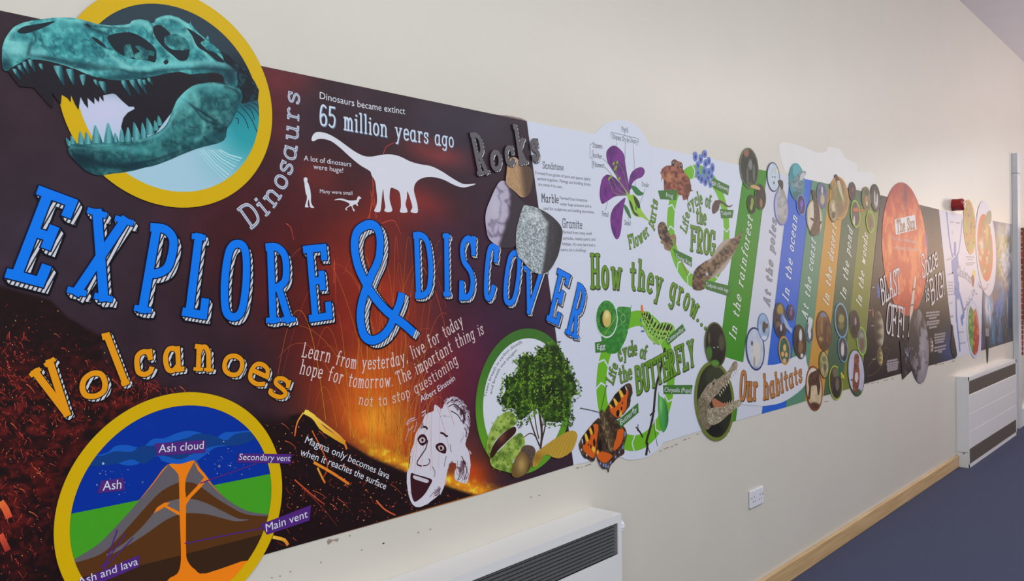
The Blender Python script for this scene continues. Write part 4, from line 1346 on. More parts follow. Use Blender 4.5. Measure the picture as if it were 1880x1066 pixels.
# ------------------------------------------------------------------ tree roundel
T = zz(870, 600, 3.806)
ctr, R = circle_through(T(8, 560, 360, 10, 100, 200, 60, 830, 420, 1004, 640, 700))
tr = thing('tree_roundel', 'white roundel with a green ring holding a leafy tree and its seeds', 'roundel', (ctr[0], -.003, ctr[1] - R))
G().sheet(disc(ctr, R, 120), .0040, .0014, rgb(90, 140, 50)).obj('backing_disc', None, tr)
R_IN = R - .033
G().uz(disc(ctr, R_IN, 100), .0042, rgb(220, 224, 236)).obj('white_disc', None, tr)
g = G().ring(ctr, R_IN, R, .0042, (0, 0, 0), 120)
q = P(g.v[0][:, [0, 2]])
g.c[0] = mix(np.tile(rgb(64, 116, 44), (len(q), 1)), rgb(98, 158, 40), sst(q[:, 1], 640, 820))
g.obj('ring', None, tr, label='green ring')
words(tr, 'caption_text', [('Trees breath in carbon dioxide,', T(80, 490, 104, 390, 160, 270, 235, 175, 334, 108), (6.5, 6.5), 'sans', rgb(70, 70, 80)), ('and breath out oxygen.', T(118, 470, 140, 385, 190, 280, 300, 162), (6.5, 6.5), 'sans', rgb(70, 70, 80))], 'small dark words curving inside the ring', .0044)
CROWN = T(150, 510, 180, 440, 188, 330, 255, 325, 285, 280, 255, 245, 300, 200, 370, 168, 410, 190, 420, 140, 480, 115, 540, 98, 600, 108, 602, 160, 660, 230, 690, 290, 732, 390, 748, 470, 702, 510, 682, 580, 702, 650, 660, 704, 600, 690, 540, 704, 480, 690, 440, 600, 395, 640, 350, 690, 290, 700, 280, 610, 200, 590)
g = G()
for p, w in ((T(458, 850, 468, 740, 452, 600, 440, 520), .011), (T(452, 830, 410, 720, 378, 620), .006), (T(466, 800, 490, 700, 500, 620), .007), (T(452, 820, 420, 760, 385, 742, 345, 768), .0035), (T(448, 780, 430, 700, 410, 560), .005), (T(470, 760, 480, 640, 540, 560), .004)):
    g.strip(W(smooth(p, 6, False)), w, .0045, rgb(70, 46, 32))
g.obj('trunk', None, tr, label='brown branching trunk')
random.seed(21)
g = G()
cw = W(smooth(CROWN, 3))
inner = [(330, 480, 150, 90), (520, 420, 170, 150), (420, 330, 120, 110), (560, 560, 110, 90), (260, 520, 70, 60), (520, 230, 90, 90), (330, 260, 50, 50)]
def p_crown(x, y):
    n = fbm(x / 5, y / 5, 31, 4)
    c = mix(np.tile(rgb(30, 48, 18), (len(x), 1)), rgb(66, 100, 28), sst(n, .4, .7))
    return mix(c, rgb(22, 28, 16), blob(x, y, 1006, 718, 18, 26) * .8)
g.pic(wobble(T(185, 500, 215, 440, 215, 350, 275, 340, 305, 280, 300, 225, 370, 195, 420, 205, 440, 160, 500, 135, 580, 130, 590, 180, 640, 240, 665, 300, 700, 390, 715, 450, 675, 500, 655, 580, 660, 640, 610, 660, 540, 665, 480, 650, 440, 570, 390, 600, 340, 640, 300, 640, 285, 580, 215, 560), 1.2, 6, 4), .0046, p_crown, .005)
k = 0
while k < 1500:
    x, y = T(random.uniform(145, 755), random.uniform(95, 710))[0]
    if not inside(cw, W(np.array([[x, y]])))[0]:
        continue
    k += 1
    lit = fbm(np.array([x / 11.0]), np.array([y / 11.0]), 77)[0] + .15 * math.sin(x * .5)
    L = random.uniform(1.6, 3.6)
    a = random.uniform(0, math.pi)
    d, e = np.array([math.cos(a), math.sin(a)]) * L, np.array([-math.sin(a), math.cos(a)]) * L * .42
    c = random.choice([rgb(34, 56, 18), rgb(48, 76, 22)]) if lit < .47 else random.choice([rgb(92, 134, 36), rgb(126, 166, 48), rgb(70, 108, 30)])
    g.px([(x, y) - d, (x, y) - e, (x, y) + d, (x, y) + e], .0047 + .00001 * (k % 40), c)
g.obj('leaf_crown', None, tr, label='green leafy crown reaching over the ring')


def p_conker(x, y):
    n = fbm(x / 7, y / 7, 51)
    c = mix(np.tile(rgb(128, 160, 62), (len(x), 1)), rgb(168, 194, 92), sst(n, .45, .7))
    return mix(c, rgb(86, 112, 44), sst(.45 - n, 0, .2))


ck = G()
for p in (T(75, 845, 100, 740, 150, 640, 220, 590, 270, 600, 287, 650, 270, 690, 190, 740, 130, 810, 112, 880, 95, 897), T(105, 922, 150, 880, 200, 830, 260, 770, 320, 738, 347, 790, 342, 830, 310, 880, 262, 940, 250, 1006, 180, 1000, 120, 972)):
    ck.pic(smooth(p, 4), .0056, p_conker, .004)
for x, y, dx, dy in ((80, 850, -12, -2), (95, 760, -14, -4), (125, 670, -10, -12), (160, 632, -2, -16), (112, 700, -14, -4), (110, 950, -12, -8), (130, 985, -8, 12), (170, 1000, 0, 16), (215, 1000, 0, 14), (98, 895, -12, 6), (265, 610, 4, -10)):
    ck.px(T(x - 4, y, x + dx, y + dy, x + 4, y + 4), .0057, rgb(96, 110, 56))
for x, y in ((195, 880), (240, 850), (290, 800), (200, 930), (150, 930), (230, 960), (300, 850), (180, 660), (230, 640), (250, 670), (150, 720), (120, 780)):
    ck.px(pxdisc(*T(x, y)[0], 1.5, 1.8, 0, 8), .0057, rgb(104, 92, 44))
ck = ck.obj('conker_husk', None, tr, label='spiky green split conker husk')
G().pic(smooth(T(105, 890, 130, 820, 190, 745, 272, 694, 283, 735, 220, 800, 160, 860, 120, 912), 4), .0058, lambda x, y: mix(np.tile(rgb(58, 28, 22), (len(x), 1)), rgb(120, 70, 50), blob(x, y, 918, 800, 8, 12)), .004).obj('conker', None, ck, label='dark brown seed')
ac = G().pic(smooth(T(255, 1000, 275, 930, 320, 860, 350, 868, 386, 950, 380, 992, 340, 1032, 290, 1051, 260, 1037), 4), .0060, lambda x, y: mix(mix(np.tile(rgb(112, 84, 44), (len(x), 1)), rgb(178, 152, 92), blob(x, y, 955, 852, 9, 16)), rgb(76, 54, 32), sst(x - (y - 850) * -.3, 966, 974)), .003).obj('acorn', None, tr, label='olive brown acorn')
G().pic(smooth(T(318, 862, 345, 825, 400, 830, 422, 868, 402, 930, 402, 978, 386, 950, 352, 880), 4), .0061, lambda x, y: np.tile(rgb(92, 76, 68), (len(x), 1)) * (.6 + .8 * fbm(x / 1.5, y / 1.5, 3))[:, None], .003).obj('acorn_cup', None, ac, label='scaly brown cup')
G().pic(smooth(T(395, 950, 420, 882, 470, 840, 540, 790, 620, 740, 680, 722, 712, 745, 706, 800, 672, 868, 600, 912, 550, 910, 500, 888, 470, 912, 440, 960, 410, 976), 4), .0060, lambda x, y: mix(mix(np.tile(rgb(184, 146, 48), (len(x), 1)), rgb(214, 184, 84), sst(np.sin(x * 1.1 + y * .5 + 3 * fbm(x / 8, y / 8, 4)), .3, 1) * .6), rgb(140, 98, 34), blob(x, y, 984, 840, 12, 10) * .7), .003).obj('sycamore_key', None, tr, label='yellow winged sycamore seed')
# ------------------------------------------------------------------ white rocks, flower and life-cycle panel
FW = zz(960, 200, 3.808)
FB = zz(1050, 540, 3.232)
FE = zz(1080, 550, 6.66)
FF = zz(1180, 250, 3.441)
FG = zz(1200, 260, 6.665)
FH = zz(1055, 690, 5.924)
WHT = rgb(214, 220, 236)
edge_top = smooth([(1090, 246), (1097, 240), (1108, 229), (1124, 222.5), (1143, 221), (1160, 226), (1178, 242), (1188, 260), (1195, 269)], 4, False)
edge_bot = smooth([(1217, 812), (1206, 826), (1186, 838.5), (1162, 843.5), (1150, 843), (1139, 838.6)], 4, False)
PANEL_W = cc(np.array([(966.5, 222), (1000, 229)]), edge_top, np.array([(1290, 288.5), (1366, 305.5), (1356, 377), (1336, 520), (1326, 597), (1312, 700), (1300, 787)]), np.array([(1282, 791)]), edge_bot, np.array([(1090, 845), (1052.5, 853), (1019.5, 609)]))
pw = W(PANEL_W)
white = thing('mural_panel', 'white mural panel about rocks, flower parts and how frogs and butterflies grow', 'mural panel', (pw[:, 0].mean(), -.001, pw[:, 1].min()), 'mural boards along the wall')
G().sheet(pw, .0020, .0011, WHT).obj('board', None, white)
g = G()
g.strip(W(np.array([(1193, 268), (1195, 400), (1197.5, 492), (1199, 640), (1201, 828)])), .0012, .00205, rgb(196, 200, 216))
g.obj('panel_seam', None, white)
GREY = rgb(66, 64, 76)
SLAB = .1
words(white, 'caption_text', [
    ('Sandstone', FW(137, 414, 280, 429), (12, 11), SLAB, GREY), ('Marble', FW(128, 648, 245, 658), (15, 14.5), .11, GREY), ('Granite', FW(275, 826, 410, 836), (16, 15), SLAB, GREY),
    ('Formed from grains of sand and quartz tightly', FW(84, 456, 470, 501), (5.8, 5.4), 'sans', GREY), ('packed together. Pavings and building bricks', FW(98, 495, 470, 538), (5.8, 5.4), 'sans', GREY), ('are some if its uses.', FW(105, 535, 273, 555), (5.8, 5.4), 'sans', GREY),
    ('Formed from limestone', FW(255, 632, 447, 649), (5.8, 5.4), 'sans', GREY), ('under huge pressure and is', FW(258, 673, 475, 690), (5.8, 5.4), 'sans', GREY), ('used for sculptures and building decoration.', FW(140, 703, 497, 731), (5.8, 5.4), 'sans', GREY),
    ('Formed from many small', FW(275, 870, 477, 880), (5.8, 5.4), 'sans', GREY), ('particles, mainly quartz and', FW(280, 912, 502, 921), (5.8, 5.4), 'sans', GREY), ("feldspar. It's very hard and is", FW(272, 952, 503, 961), (5.8, 5.4), 'sans', GREY), ('used a lot in buildings.', FW(262, 992, 440, 998), (5.8, 5.4), 'sans', GREY),
    ('Pistil', FW(688, 158, 732, 164), (9, 9), .09, GREY), ('Stigma', FW(622, 206, 683, 220), (8.5, 8.5), .09, GREY), ('Style', FW(692, 224, 738, 234), (8.5, 8.5), .09, GREY), ('Ovary', FW(745, 232, 800, 244), (8.5, 8.5), .09, GREY),
    ('Stamen', FW(487, 268, 552, 277), (9, 8.5), .09, GREY), ('Anther', FW(487, 338, 550, 347), (9, 8.5), .09, GREY), ('Filament', FW(487, 402, 567, 411), (9, 8.5), .09, GREY), ('Ovule', FW(830, 540, 875, 546), (8.5, 8), .09, GREY),
    ('Petal', FW(550, 748, 594, 752), (9, 8.5), .09, GREY), ('Sepal', FW(707, 808, 750, 813), (8.5, 8.5), .09, GREY)], 'small dark grey printed words', .0022)


def heading(parent, name, items, off, wid, gap, label):
    for tx, b, h in items:
        g = G()
        write(g, tx, b, h, off, rgb(104, 152, 36), wid, gap, shade=(.035, -.035, rgb(56, 72, 46)), edge=.04, edge_col=rgb(48, 70, 36))
        g.obj(name, None, parent, label=label)


heading(white, 'heading_lettering', [('How they grow', [(1084, 527), (1115, 527), (1142, 529), (1165, 530), (1185, 533), (1207, 541), (1225, 547), (1248, 559), (1262, 572), (1276, 586)], (60, 44))], .0022, .105, .2, 'green How they grow heading')
for x, y in ((1280, 588), (1287, 596), (1294, 602.5)):
    G().px(pxdisc(x, y, 2.6, 3.8, 0, 16), .0022, rgb(48, 70, 36)).px(pxdisc(x - .2, y - .3, 1.7, 2.7, 0, 16), .0024, rgb(104, 152, 36)).obj('heading_dot', None, white, label='green dot ending the heading')
heading(white, 'heading_lettering', [('Flower parts', FW(742, 976, 800, 950, 862, 895, 898, 842, 922, 770, 938, 648), (24, 22))], .0022, .12, .2, 'green heading curving below the flower')
# flower
fl = G()
PURP = rgb(116, 42, 134)
def p_petal(x, y):
    n = fbm(x / 6, y / 14, 61)
    return mix(np.tile(PURP, (len(x), 1)), rgb(90, 28, 112), sst(n, .4, .7))
pet = None
for i, p in enumerate((FW(580, 330, 585, 290, 620, 258, 655, 264, 700, 310, 712, 370, 722, 440, 736, 520, 745, 590, 720, 570, 680, 520, 630, 440, 592, 380), FW(741, 562, 738, 500, 760, 440, 800, 411, 835, 410, 849, 440, 830, 475, 790, 492, 762, 520, 752, 560), FW(535, 620, 535, 560, 550, 490, 580, 460, 610, 465, 650, 490, 724, 592, 702, 606, 640, 612, 580, 650, 550, 662), FW(608, 760, 625, 700, 660, 660, 712, 620, 702, 680, 692, 760, 681, 860, 662, 908, 640, 900, 616, 840))):
    G().pic(smooth(p, 4), .0022 + .00004 * i, p_petal, .005).obj('petal', None, white, label='purple petal')
for p in (FW(753, 535, 790, 545, 820, 575, 843, 590, 820, 606, 790, 600, 765, 568), FW(702, 665, 730, 690, 750, 740, 751, 768, 730, 742, 708, 702)):
    G().px(smooth(p, 4), .0023, rgb(42, 120, 62)).obj('sepal', None, white, label='dark green sepal')
g = G()
g.px(smooth(FW(715, 570, 745, 600, 770, 598, 808, 640, 822, 700, 850, 742, 882, 786, 830, 757, 800, 755, 765, 735, 745, 680, 735, 640), 4), .00235, rgb(150, 196, 60))
for p in (FW(738, 636, 752, 690, 775, 735, 803, 750, 798, 735, 775, 715, 758, 660), FW(770, 602, 808, 648, 816, 690, 800, 690, 778, 650)):
    g.px(smooth(p, 4), .0024, rgb(40, 56, 40))
g.px(pxdisc(*FW(788, 690)[0], 2, 5, 0, 14), .0024, rgb(70, 150, 50))
g.obj('ovary', None, white, label='green flower ovary cut open')
g = G()
for p in (FW(745, 600, 690, 540, 650, 470, 630, 380), FW(740, 600, 700, 540, 660, 480, 648, 400), FW(735, 600, 722, 520, 690, 420, 655, 375), FW(720, 600, 660, 560, 630, 500, 605, 470), FW(720, 605, 640, 590, 612, 540, 596, 490)):
    g.strip(W(smooth(p, 5, False)), .0024, .00242, rgb(128, 150, 60))
for x, y in ((630, 382), (648, 405), (655, 373), (612, 472), (598, 488), (640, 420), (672, 486)):
    g.px(pxdisc(*FW(x, y)[0], 2, 3.4, 20, 10), .00246, rgb(130, 160, 50))
g.obj('stamens', None, white, label='thin green stamens')
for p in (FW(612, 200, 612, 162, 805, 208, 804, 236), FW(708, 166, 708, 184), FW(482, 245, 466, 245, 466, 343, 478, 343), FW(492, 293, 481, 293, 481, 412, 491, 412), FW(655, 235, 648, 262), FW(713, 236, 708, 400, 712, 520), FW(768, 250, 778, 420, 783, 545), FW(555, 345, 600, 390, 648, 450), FW(572, 408, 620, 460), FW(853, 556, 816, 660), FW(573, 710, 590, 650), FW(733, 782, 735, 738)):
    q = W(p)
    g = G()
    for a, b in zip(q[:-1], q[1:]):
        g.strip(np.array([a, b]), .0016, .0025, rgb(96, 100, 120))
    g.obj('pointer_line', None, white, label='thin grey pointer line')

# frog life cycle
GRN, TAG = rgb(110, 184, 34), rgb(62, 118, 46)


def cycle(outer_pts, inner_w, chev, name):
    c, r = circle_through(outer_pts)
    o = G().ring(c, r - inner_w, r, .0022, GRN, 100).obj(name, None, white, label='bright green arrow ring')
    for (x, y), d in chev:
        p = W(np.array([[x, y]]))[0]
        rad = (p - c) / np.linalg.norm(p - c)
        t = np.array([-rad[1], rad[0]]) * d
        m = c + rad * (r - inner_w / 2)
        a, b = m + rad * inner_w * .62, m - rad * inner_w * .62
        g = G()
        for s, e in ((a, m + t * .022), (m + t * .022, b)):
            g.strip(np.array([s, e]), .007, .0023, WHT)
        g.obj('arrow_notch', None, o)
    return o


cycle(FF(150, 530, 160, 420, 258, 212, 335, 183, 546, 600, 300, 948, 190, 780), .056, ((FF(310, 215)[0], -1), (FF(173, 460)[0], -1), (FF(172, 600)[0], -1), (FF(528, 575)[0], -1), (FF(228, 830)[0], -1), (FF(292, 905)[0], -1), (FF(470, 885)[0], -1)), 'frog_cycle_ring')


def p_frog(x, y):
    n = fbm(x / 4, y / 4, 71, 4)
    c = mix(np.tile(rgb(128, 66, 50), (len(x), 1)), rgb(176, 106, 78), sst(n, .45, .7))
    c = mix(c, rgb(74, 34, 28), sst(.45 - n, 0, .2))
    c = mix(c, rgb(196, 140, 92), blob(x, y, 1228, 325, 8, 7) * .8)
    c = mix(c, rgb(150, 110, 96), blob(x, y, 1241, 300, 10, 6) * .7)
    return mix(c, rgb(70, 36, 30), blob(x, y, 1262, 345, 8, 12) * .6)


fr = G().pic(wobble(FG(50, 372, 80, 378, 100, 330, 150, 296, 210, 290, 214, 240, 250, 214, 290, 238, 330, 250, 352, 290, 350, 335, 390, 400, 430, 455, 452, 540, 456, 588, 476, 600, 442, 612, 430, 650, 415, 690, 412, 735, 400, 705, 362, 716, 342, 660, 300, 650, 260, 602, 200, 590, 130, 604, 120, 560, 118, 470, 102, 450, 85, 486, 94, 420, 76, 385), .3, 2), .0026, p_frog, .003).obj('frog_picture', None, white, label='brown-red squatting frog')
for x, y in ((232, 262), (330, 292)):
    G().px(pxdisc(*FG(x, y)[0], 2.6, 5.2, 0, 16), .0027, rgb(44, 36, 34)).px(pxdisc(*FG(x, y - 6)[0], 1.2, 2.2, 0, 12), .00275, rgb(170, 150, 130)).obj('eye', None, fr)
sp = G()
for i, (x, y, rx, ry) in enumerate(((505, 182, 29, 62), (620, 150, 29, 50), (570, 212, 27, 60), (668, 235, 27, 52), (712, 320, 28, 62), (630, 265, 29, 52), (535, 285, 26, 52), (612, 360, 31, 60), (668, 370, 26, 52), (535, 385, 26, 57), (580, 455, 29, 57), (628, 485, 27, 60), (690, 505, 26, 62), (700, 420, 26, 50), (545, 430, 22, 40), (655, 440, 22, 40))):
    e = G()
    c = FG(x, y)[0]
    rx, ry = rx / 6.665, ry / 6.665
    e.pic(W(pxdisc(*c, rx, ry, 0, 22)), .0026 + .00003 * i, lambda X, Y, c=c, rx=rx, ry=ry: mix(mix(np.tile(rgb(112, 140, 208), (len(X), 1)), rgb(72, 96, 176), blob(X, Y, c[0] + .5, c[1] + 1, rx * .6, ry * .6)), rgb(34, 42, 104), blob(X, Y, c[0], c[1] + ry * .1, rx * .32, ry * .32) * 1.3), .0035)
    if i == 0:
        spawn = e.obj('frog_spawn', None, white, label='cluster of blue frog eggs')
    else:
        e.obj('egg', None, spawn)


def p_brown(s):
    def f(x, y):
        n = fbm(x / 4, y / 4, s, 4)
        c = mix(np.tile(rgb(96, 76, 56), (len(x), 1)), rgb(140, 112, 82), sst(n, .45, .7))
        return mix(c, rgb(46, 36, 32), sst(.46 - n, 0, .16))
    return f


G().pic(smooth(FG(714, 872, 708, 800, 735, 735, 770, 714, 830, 724, 880, 765, 920, 785, 966, 768, 930, 801, 890, 797, 840, 762, 810, 756, 800, 785, 790, 832, 760, 866, 735, 880), 4), .0026, lambda x, y: np.tile(rgb(92, 70, 68), (len(x), 1)) * (.7 + .6 * fbm(x / 3, y / 3, 5))[:, None], .003).obj('tadpole_picture', None, white, label='small brown tadpole')
yf = G().pic(wobble(FF(94, 600, 94, 562, 115, 540, 140, 550, 155, 592, 178, 640, 188, 690, 165, 716, 150, 700, 120, 660, 104, 640), .2, 4), .0026, p_brown(81), .003).obj('young_frog_picture', None, white, label='young brown frog with legs')
for p in (FF(170, 640, 195, 615, 208, 640, 205, 680, 192, 690, 195, 650, 180, 655), FF(118, 655, 110, 672, 130, 685, 135, 710, 165, 725, 172, 715, 145, 695, 140, 675), FF(200, 700, 230, 770, 275, 870, 285, 880, 240, 780)):
    G().px(smooth(p, 3), .0027, rgb(150, 118, 84)).obj('leg', None, yf)
def p_tlegs(x, y):
    c = p_brown(85)(x, y)
    d = np.abs((y - 528) - (x - 1272) * -1.07)
    c = mix(c, rgb(176, 160, 146), sst(d, 9, 20) * sst(x, 1292, 1305))
    c = mix(c, rgb(206, 212, 224), blob(x, y, 1297, 503, 2.5, 4))
    return mix(c, rgb(110, 66, 50), blob(x, y, 1280, 520, 8, 8) * .7)
G().pic(wobble(FF(314, 962, 312, 900, 328, 840, 390, 790, 430, 768, 470, 700, 520, 652, 580, 640, 628, 598, 612, 660, 562, 760, 510, 842, 450, 890, 400, 915, 386, 962, 350, 974), .4, 8), .0026, p_tlegs, .003).obj('tadpole_with_legs_picture', None, white, label='large brown tadpole with legs and pale tail fin')
for q, tx, b, h in ((FG(48, 598, 286, 590, 270, 714, 75, 702), 'Frog', FG(145, 676, 228, 690), 8), (FG(672, 420, 920, 540, 906, 656, 732, 566), 'Eggs (Spawn)', FG(684, 500, 906, 612), 7.5), (FG(806, 824, 972, 836, 958, 932, 822, 938), 'Tadpole', FG(820, 898, 940, 892), 7), (FF(188, 708, 308, 766, 306, 826, 208, 762), 'Young frog', FF(200, 764, 300, 814), 8), (FF(385, 905, 549, 945, 545, 1012, 398, 966), 'Tadpole with legs', FF(394, 945, 536, 985), 7)):
    caption_tag(white, 'label_tag', q, tx, b, h, .0030, TAG)
heading(white, 'title_lettering', [('Life', FF(270, 612, 284, 550, 292, 492), (22, 20)), ('cycle', FG(432, 852, 500, 792, 592, 752), (23, 23)), ('of', FG(628, 782, 690, 812), (23, 23)), ('the', FG(518, 986, 632, 1010), (29, 28)), ('FROG', FF(298, 716, 450, 748), (43, 42))], .0024, .115, .16, 'green life cycle of the frog title')

# butterfly life cycle
cycle(FB(140, 500, 152, 620, 372, 95, 605, 490, 362, 932, 520, 820), .062, ((FB(168, 415)[0], -1), (FB(165, 560)[0], -1), (FB(372, 895)[0], -1), (FB(512, 790)[0], -1), (FB(580, 610)[0], -1)), 'butterfly_cycle_ring')
def p_leaf(x, y):
    n = fbm(x / 5, y / 5, 91)
    c = mix(np.tile(rgb(42, 124, 44), (len(x), 1)), rgb(64, 150, 62), sst(n, .42, .66))
    return c
lf = G().pic(wobble(FE(345, 110, 400, 85, 470, 88, 508, 95, 526, 58, 516, 110, 513, 190, 490, 320, 460, 450, 410, 570, 350, 640, 280, 662, 220, 642, 172, 562, 155, 450, 200, 400, 340, 300), .3, 5), .0026, p_leaf, .004).obj('leaf_picture', None, white, label='green serrated leaf')
for p in (FE(330, 310, 250, 400, 200, 480, 180, 560), FE(345, 105, 400, 160, 432, 195), FE(330, 350, 400, 290, 440, 250)):
    G().strip(W(smooth(p, 4, False)), .0024, .0027, rgb(120, 180, 104)).obj('leaf_vein', None, lf)
G().ring(W(FE(418, 228))[0], .014, .017, .0027, rgb(140, 190, 120), 24).obj('magnifier_mark', None, lf)
eg = G().sheet(W(pxdisc(*FE(219, 235)[0], 133 / 6.66, 233 / 6.66, 0, 40)), .0030, .0003, rgb(214, 228, 222)).obj('egg_inset', None, white, label='round inset with a yellow egg on a leaf')
G().pic(W(pxdisc(*FE(216, 228)[0], 126 / 6.66, 220 / 6.66, 0, 40)), .0031, p_leaf, .004).obj('inset_leaf', None, eg)
for p in (FE(345, 190, 260, 320, 185, 435), FE(135, 65, 180, 130), FE(95, 275, 170, 250), FE(260, 45, 240, 110)):
    G().strip(W(p), .003 if len(p) == 3 else .0014, .00315, rgb(150, 190, 70)).obj('leaf_vein', None, eg)
G().px(pxdisc(*FE(180, 240)[0], 48 / 6.66, 100 / 6.66, 0, 24), .0032, rgb(24, 66, 26)).obj('egg_shade', None, eg)
G().pic(W(pxdisc(*FE(219, 230)[0], 53 / 6.66, 106 / 6.66, 0, 28)), .0033, lambda x, y: mix(np.tile(rgb(206, 184, 96), (len(x), 1)), rgb(236, 222, 150), blob(x, y, 1113, 578, 5, 8)), .003).obj('egg', None, eg, label='yellow egg')
CAT = FE(650, 152, 680, 140, 740, 150, 782, 210, 850, 280, 920, 274, 1000, 286, 1040, 320, 1052, 380, 1022, 430, 962, 480, 905, 525, 860, 545, 800, 522, 740, 470, 700, 402, 660, 330, 640, 262, 645, 200)
def p_cat(x, y):
    c = mix(np.tile(rgb(126, 184, 66), (len(x), 1)), rgb(166, 208, 106), sst(fbm(x / 3, y / 3, 14), .4, .7))
    return c
ct = G().pic(smooth(CAT, 4), .0027, p_cat, .003).obj('caterpillar_picture', None, white, label='green caterpillar with black stripes and an orange horn')
g = G()
top = smooth(FE(655, 165, 700, 150, 745, 170, 785, 225, 845, 290, 905, 285, 960, 290, 1010, 305, 1035, 340), 3, False)
bot = smooth(FE(650, 230, 668, 290, 690, 340, 712, 400, 740, 450, 800, 500, 850, 525, 915, 500, 980, 450), 3, False)
for i in range(13):
    t = (i + .3) / 13
    a = top[int(t * (len(top) - 1))]; b = bot[int(t * (len(bot) - 1))]
    for f0, f1, w in ((.0, .4, .0125), (.47, .62, .0105), (.7, .82, .008)):
        p = np.array([a + (b - a) * f0, a + (b - a) * (f0 + f1) / 2 + [.4, 0], a + (b - a) * f1])
        g.strip(W(p), [w * .4, w, w * .4], .0028, rgb(24, 30, 22))
    g.px(pxdisc(*(a + (b - a) * .38), .8, 1.2, 0, 8), .0028, rgb(226, 142, 40))
g.obj('stripes', None, ct)
G().px(smooth(FE(648, 160, 638, 110, 640, 70, 650, 58, 662, 90, 668, 150), 4), .0029, rgb(232, 122, 40)).obj('horn', None, ct, label='orange horn')
for p in (FE(630, 230, 655, 235, 655, 275, 630, 270), FE(625, 315, 650, 320, 655, 335, 640, 330), FE(640, 375, 670, 372, 680, 392, 645, 395), FE(785, 525, 815, 530, 815, 548, 790, 545), FE(835, 535, 870, 540, 862, 556, 840, 550)):
    G().px(smooth(p, 3), .0026, rgb(70, 120, 170) if p[0, 0] < 1190 else rgb(150, 176, 130)).obj('foot', None, ct)
tw = G()
for p, w in ((FB(550, 318, 535, 380, 520, 460, 500, 530, 490, 600, 482, 690, 465, 780, 440, 870, 445, 895, 437, 955), .016), (FB(460, 720, 478, 700, 490, 690), .008), (FB(418, 848, 400, 815, 384, 800), .008), (FB(392, 806, 388, 785, 390, 770), .005), (FB(388, 798, 376, 786), .005), (FB(482, 740, 486, 790, 496, 850, 504, 900), .003), (FB(446, 900, 460, 940), .004)):
    tw.strip(W(smooth(p, 4, False)), w, .0026, rgb(48, 40, 38))
tw.obj('twig_picture', None, white, label='thin dark twig')
G().pic(smooth(FB(511, 575, 516, 600, 535, 612, 555, 640, 568, 700, 568, 760, 552, 806, 535, 816, 520, 772, 508, 690, 508, 620), 4), .0027, lambda x, y: mix(mix(np.tile(rgb(70, 158, 74), (len(x), 1)), rgb(140, 200, 120), blob(x, y, 1212, 742, 3, 18)), rgb(40, 110, 56), sst(x, 1217, 1225) * .8), .003).obj('chrysalis_picture', None, white, label='shiny green chrysalis')
for q, tx, b, h in ((FE(75, 520, 205, 498, 210, 640, 82, 646), 'Egg', FE(100, 606, 200, 592), 10), (FE(935, 482, 1146, 294, 1183, 376, 972, 552), 'Caterpillar', FE(962, 528, 1166, 372), 8.5), (FB(538, 538, 713, 537, 706, 591, 541, 591), 'Chrysalis (Pupa)', FB(545, 578, 704, 582), 8.5)):
    caption_tag(white, 'label_tag', q, tx, b, h, .0030, TAG)
heading(white, 'title_lettering', [('Life', FE(292, 1035, 322, 930, 352, 800), (24, 22)), ('cycle', FE(380, 748, 450, 700, 585, 664), (27, 26)), ('of', FE(625, 702, 700, 722), (24, 24)), ('the', FE(378, 1016, 525, 956), (30, 27)), ('BUTTERFLY', FB(382, 588, 480, 545, 600, 478, 728, 415), (48, 46))], .0034, .11, .14, 'green life cycle of the butterfly title')

# butterfly cut-out hanging over the lower edge
w0 = W((1100, 800))
bf = thing('butterfly_cutout', 'orange, black and yellow butterfly cut-out over the lower edge of the white panel', 'butterfly picture', (w0[0], -.003, w0[1]))
ORG_, BRN = rgb(214, 96, 26), rgb(58, 42, 34)
def wing(name, pts, seed, patches):
    def pw_(x, y):
        n = fbm(x / 4, y / 4, seed, 4)
        c = mix(np.tile(BRN, (len(x), 1)), rgb(96, 72, 48), sst(n, .4, .7))
        return c
    o = G().pic(wobble(FH(*pts), .5, seed, 3), .0036, pw_, .003).obj(name, None, bf, label='orange and black butterfly wing')
    for k, (col, ps) in enumerate(patches):
        for p in ps:
            G().px(smooth(FH(*p), 3), .0037 + .00008 * k, col).obj('wing_patch', None, o)
    return o
YL, BK, BL = rgb(236, 190, 60), rgb(26, 20, 20), rgb(120, 140, 196)
wing('wing', (240, 500, 270, 640, 242, 790, 228, 870, 250, 930, 290, 1002, 345, 1012, 360, 1046, 380, 980, 420, 932, 470, 880, 530, 842, 530, 760, 548, 700, 560, 640, 545, 570, 480, 500, 400, 440, 320, 420), 31,
     ((ORG_, ((300, 820, 340, 830, 400, 860, 380, 900, 330, 940, 270, 920, 230, 860, 240, 800), (460, 590, 500, 570, 525, 590, 515, 680, 480, 760, 420, 810, 415, 760, 440, 680))), (BK, ((245, 730, 270, 680, 290, 760, 270, 830, 250, 790),)),
      (BL, ((300, 950, 315, 955, 310, 985, 295, 980), (325, 955, 340, 958, 335, 995, 322, 990), (350, 970, 362, 965, 358, 1000, 346, 998), (375, 930, 390, 920, 386, 955, 374, 955), (430, 870, 445, 860, 440, 890, 428, 890), (470, 820, 485, 810, 480, 840, 470, 840), (510, 760, 522, 745, 522, 790, 510, 790), (535, 600, 548, 610, 545, 650, 532, 650), (268, 930, 280, 940, 276, 965, 266, 955))), (YL, ((240, 800, 252, 830, 240, 850, 230, 830),))))
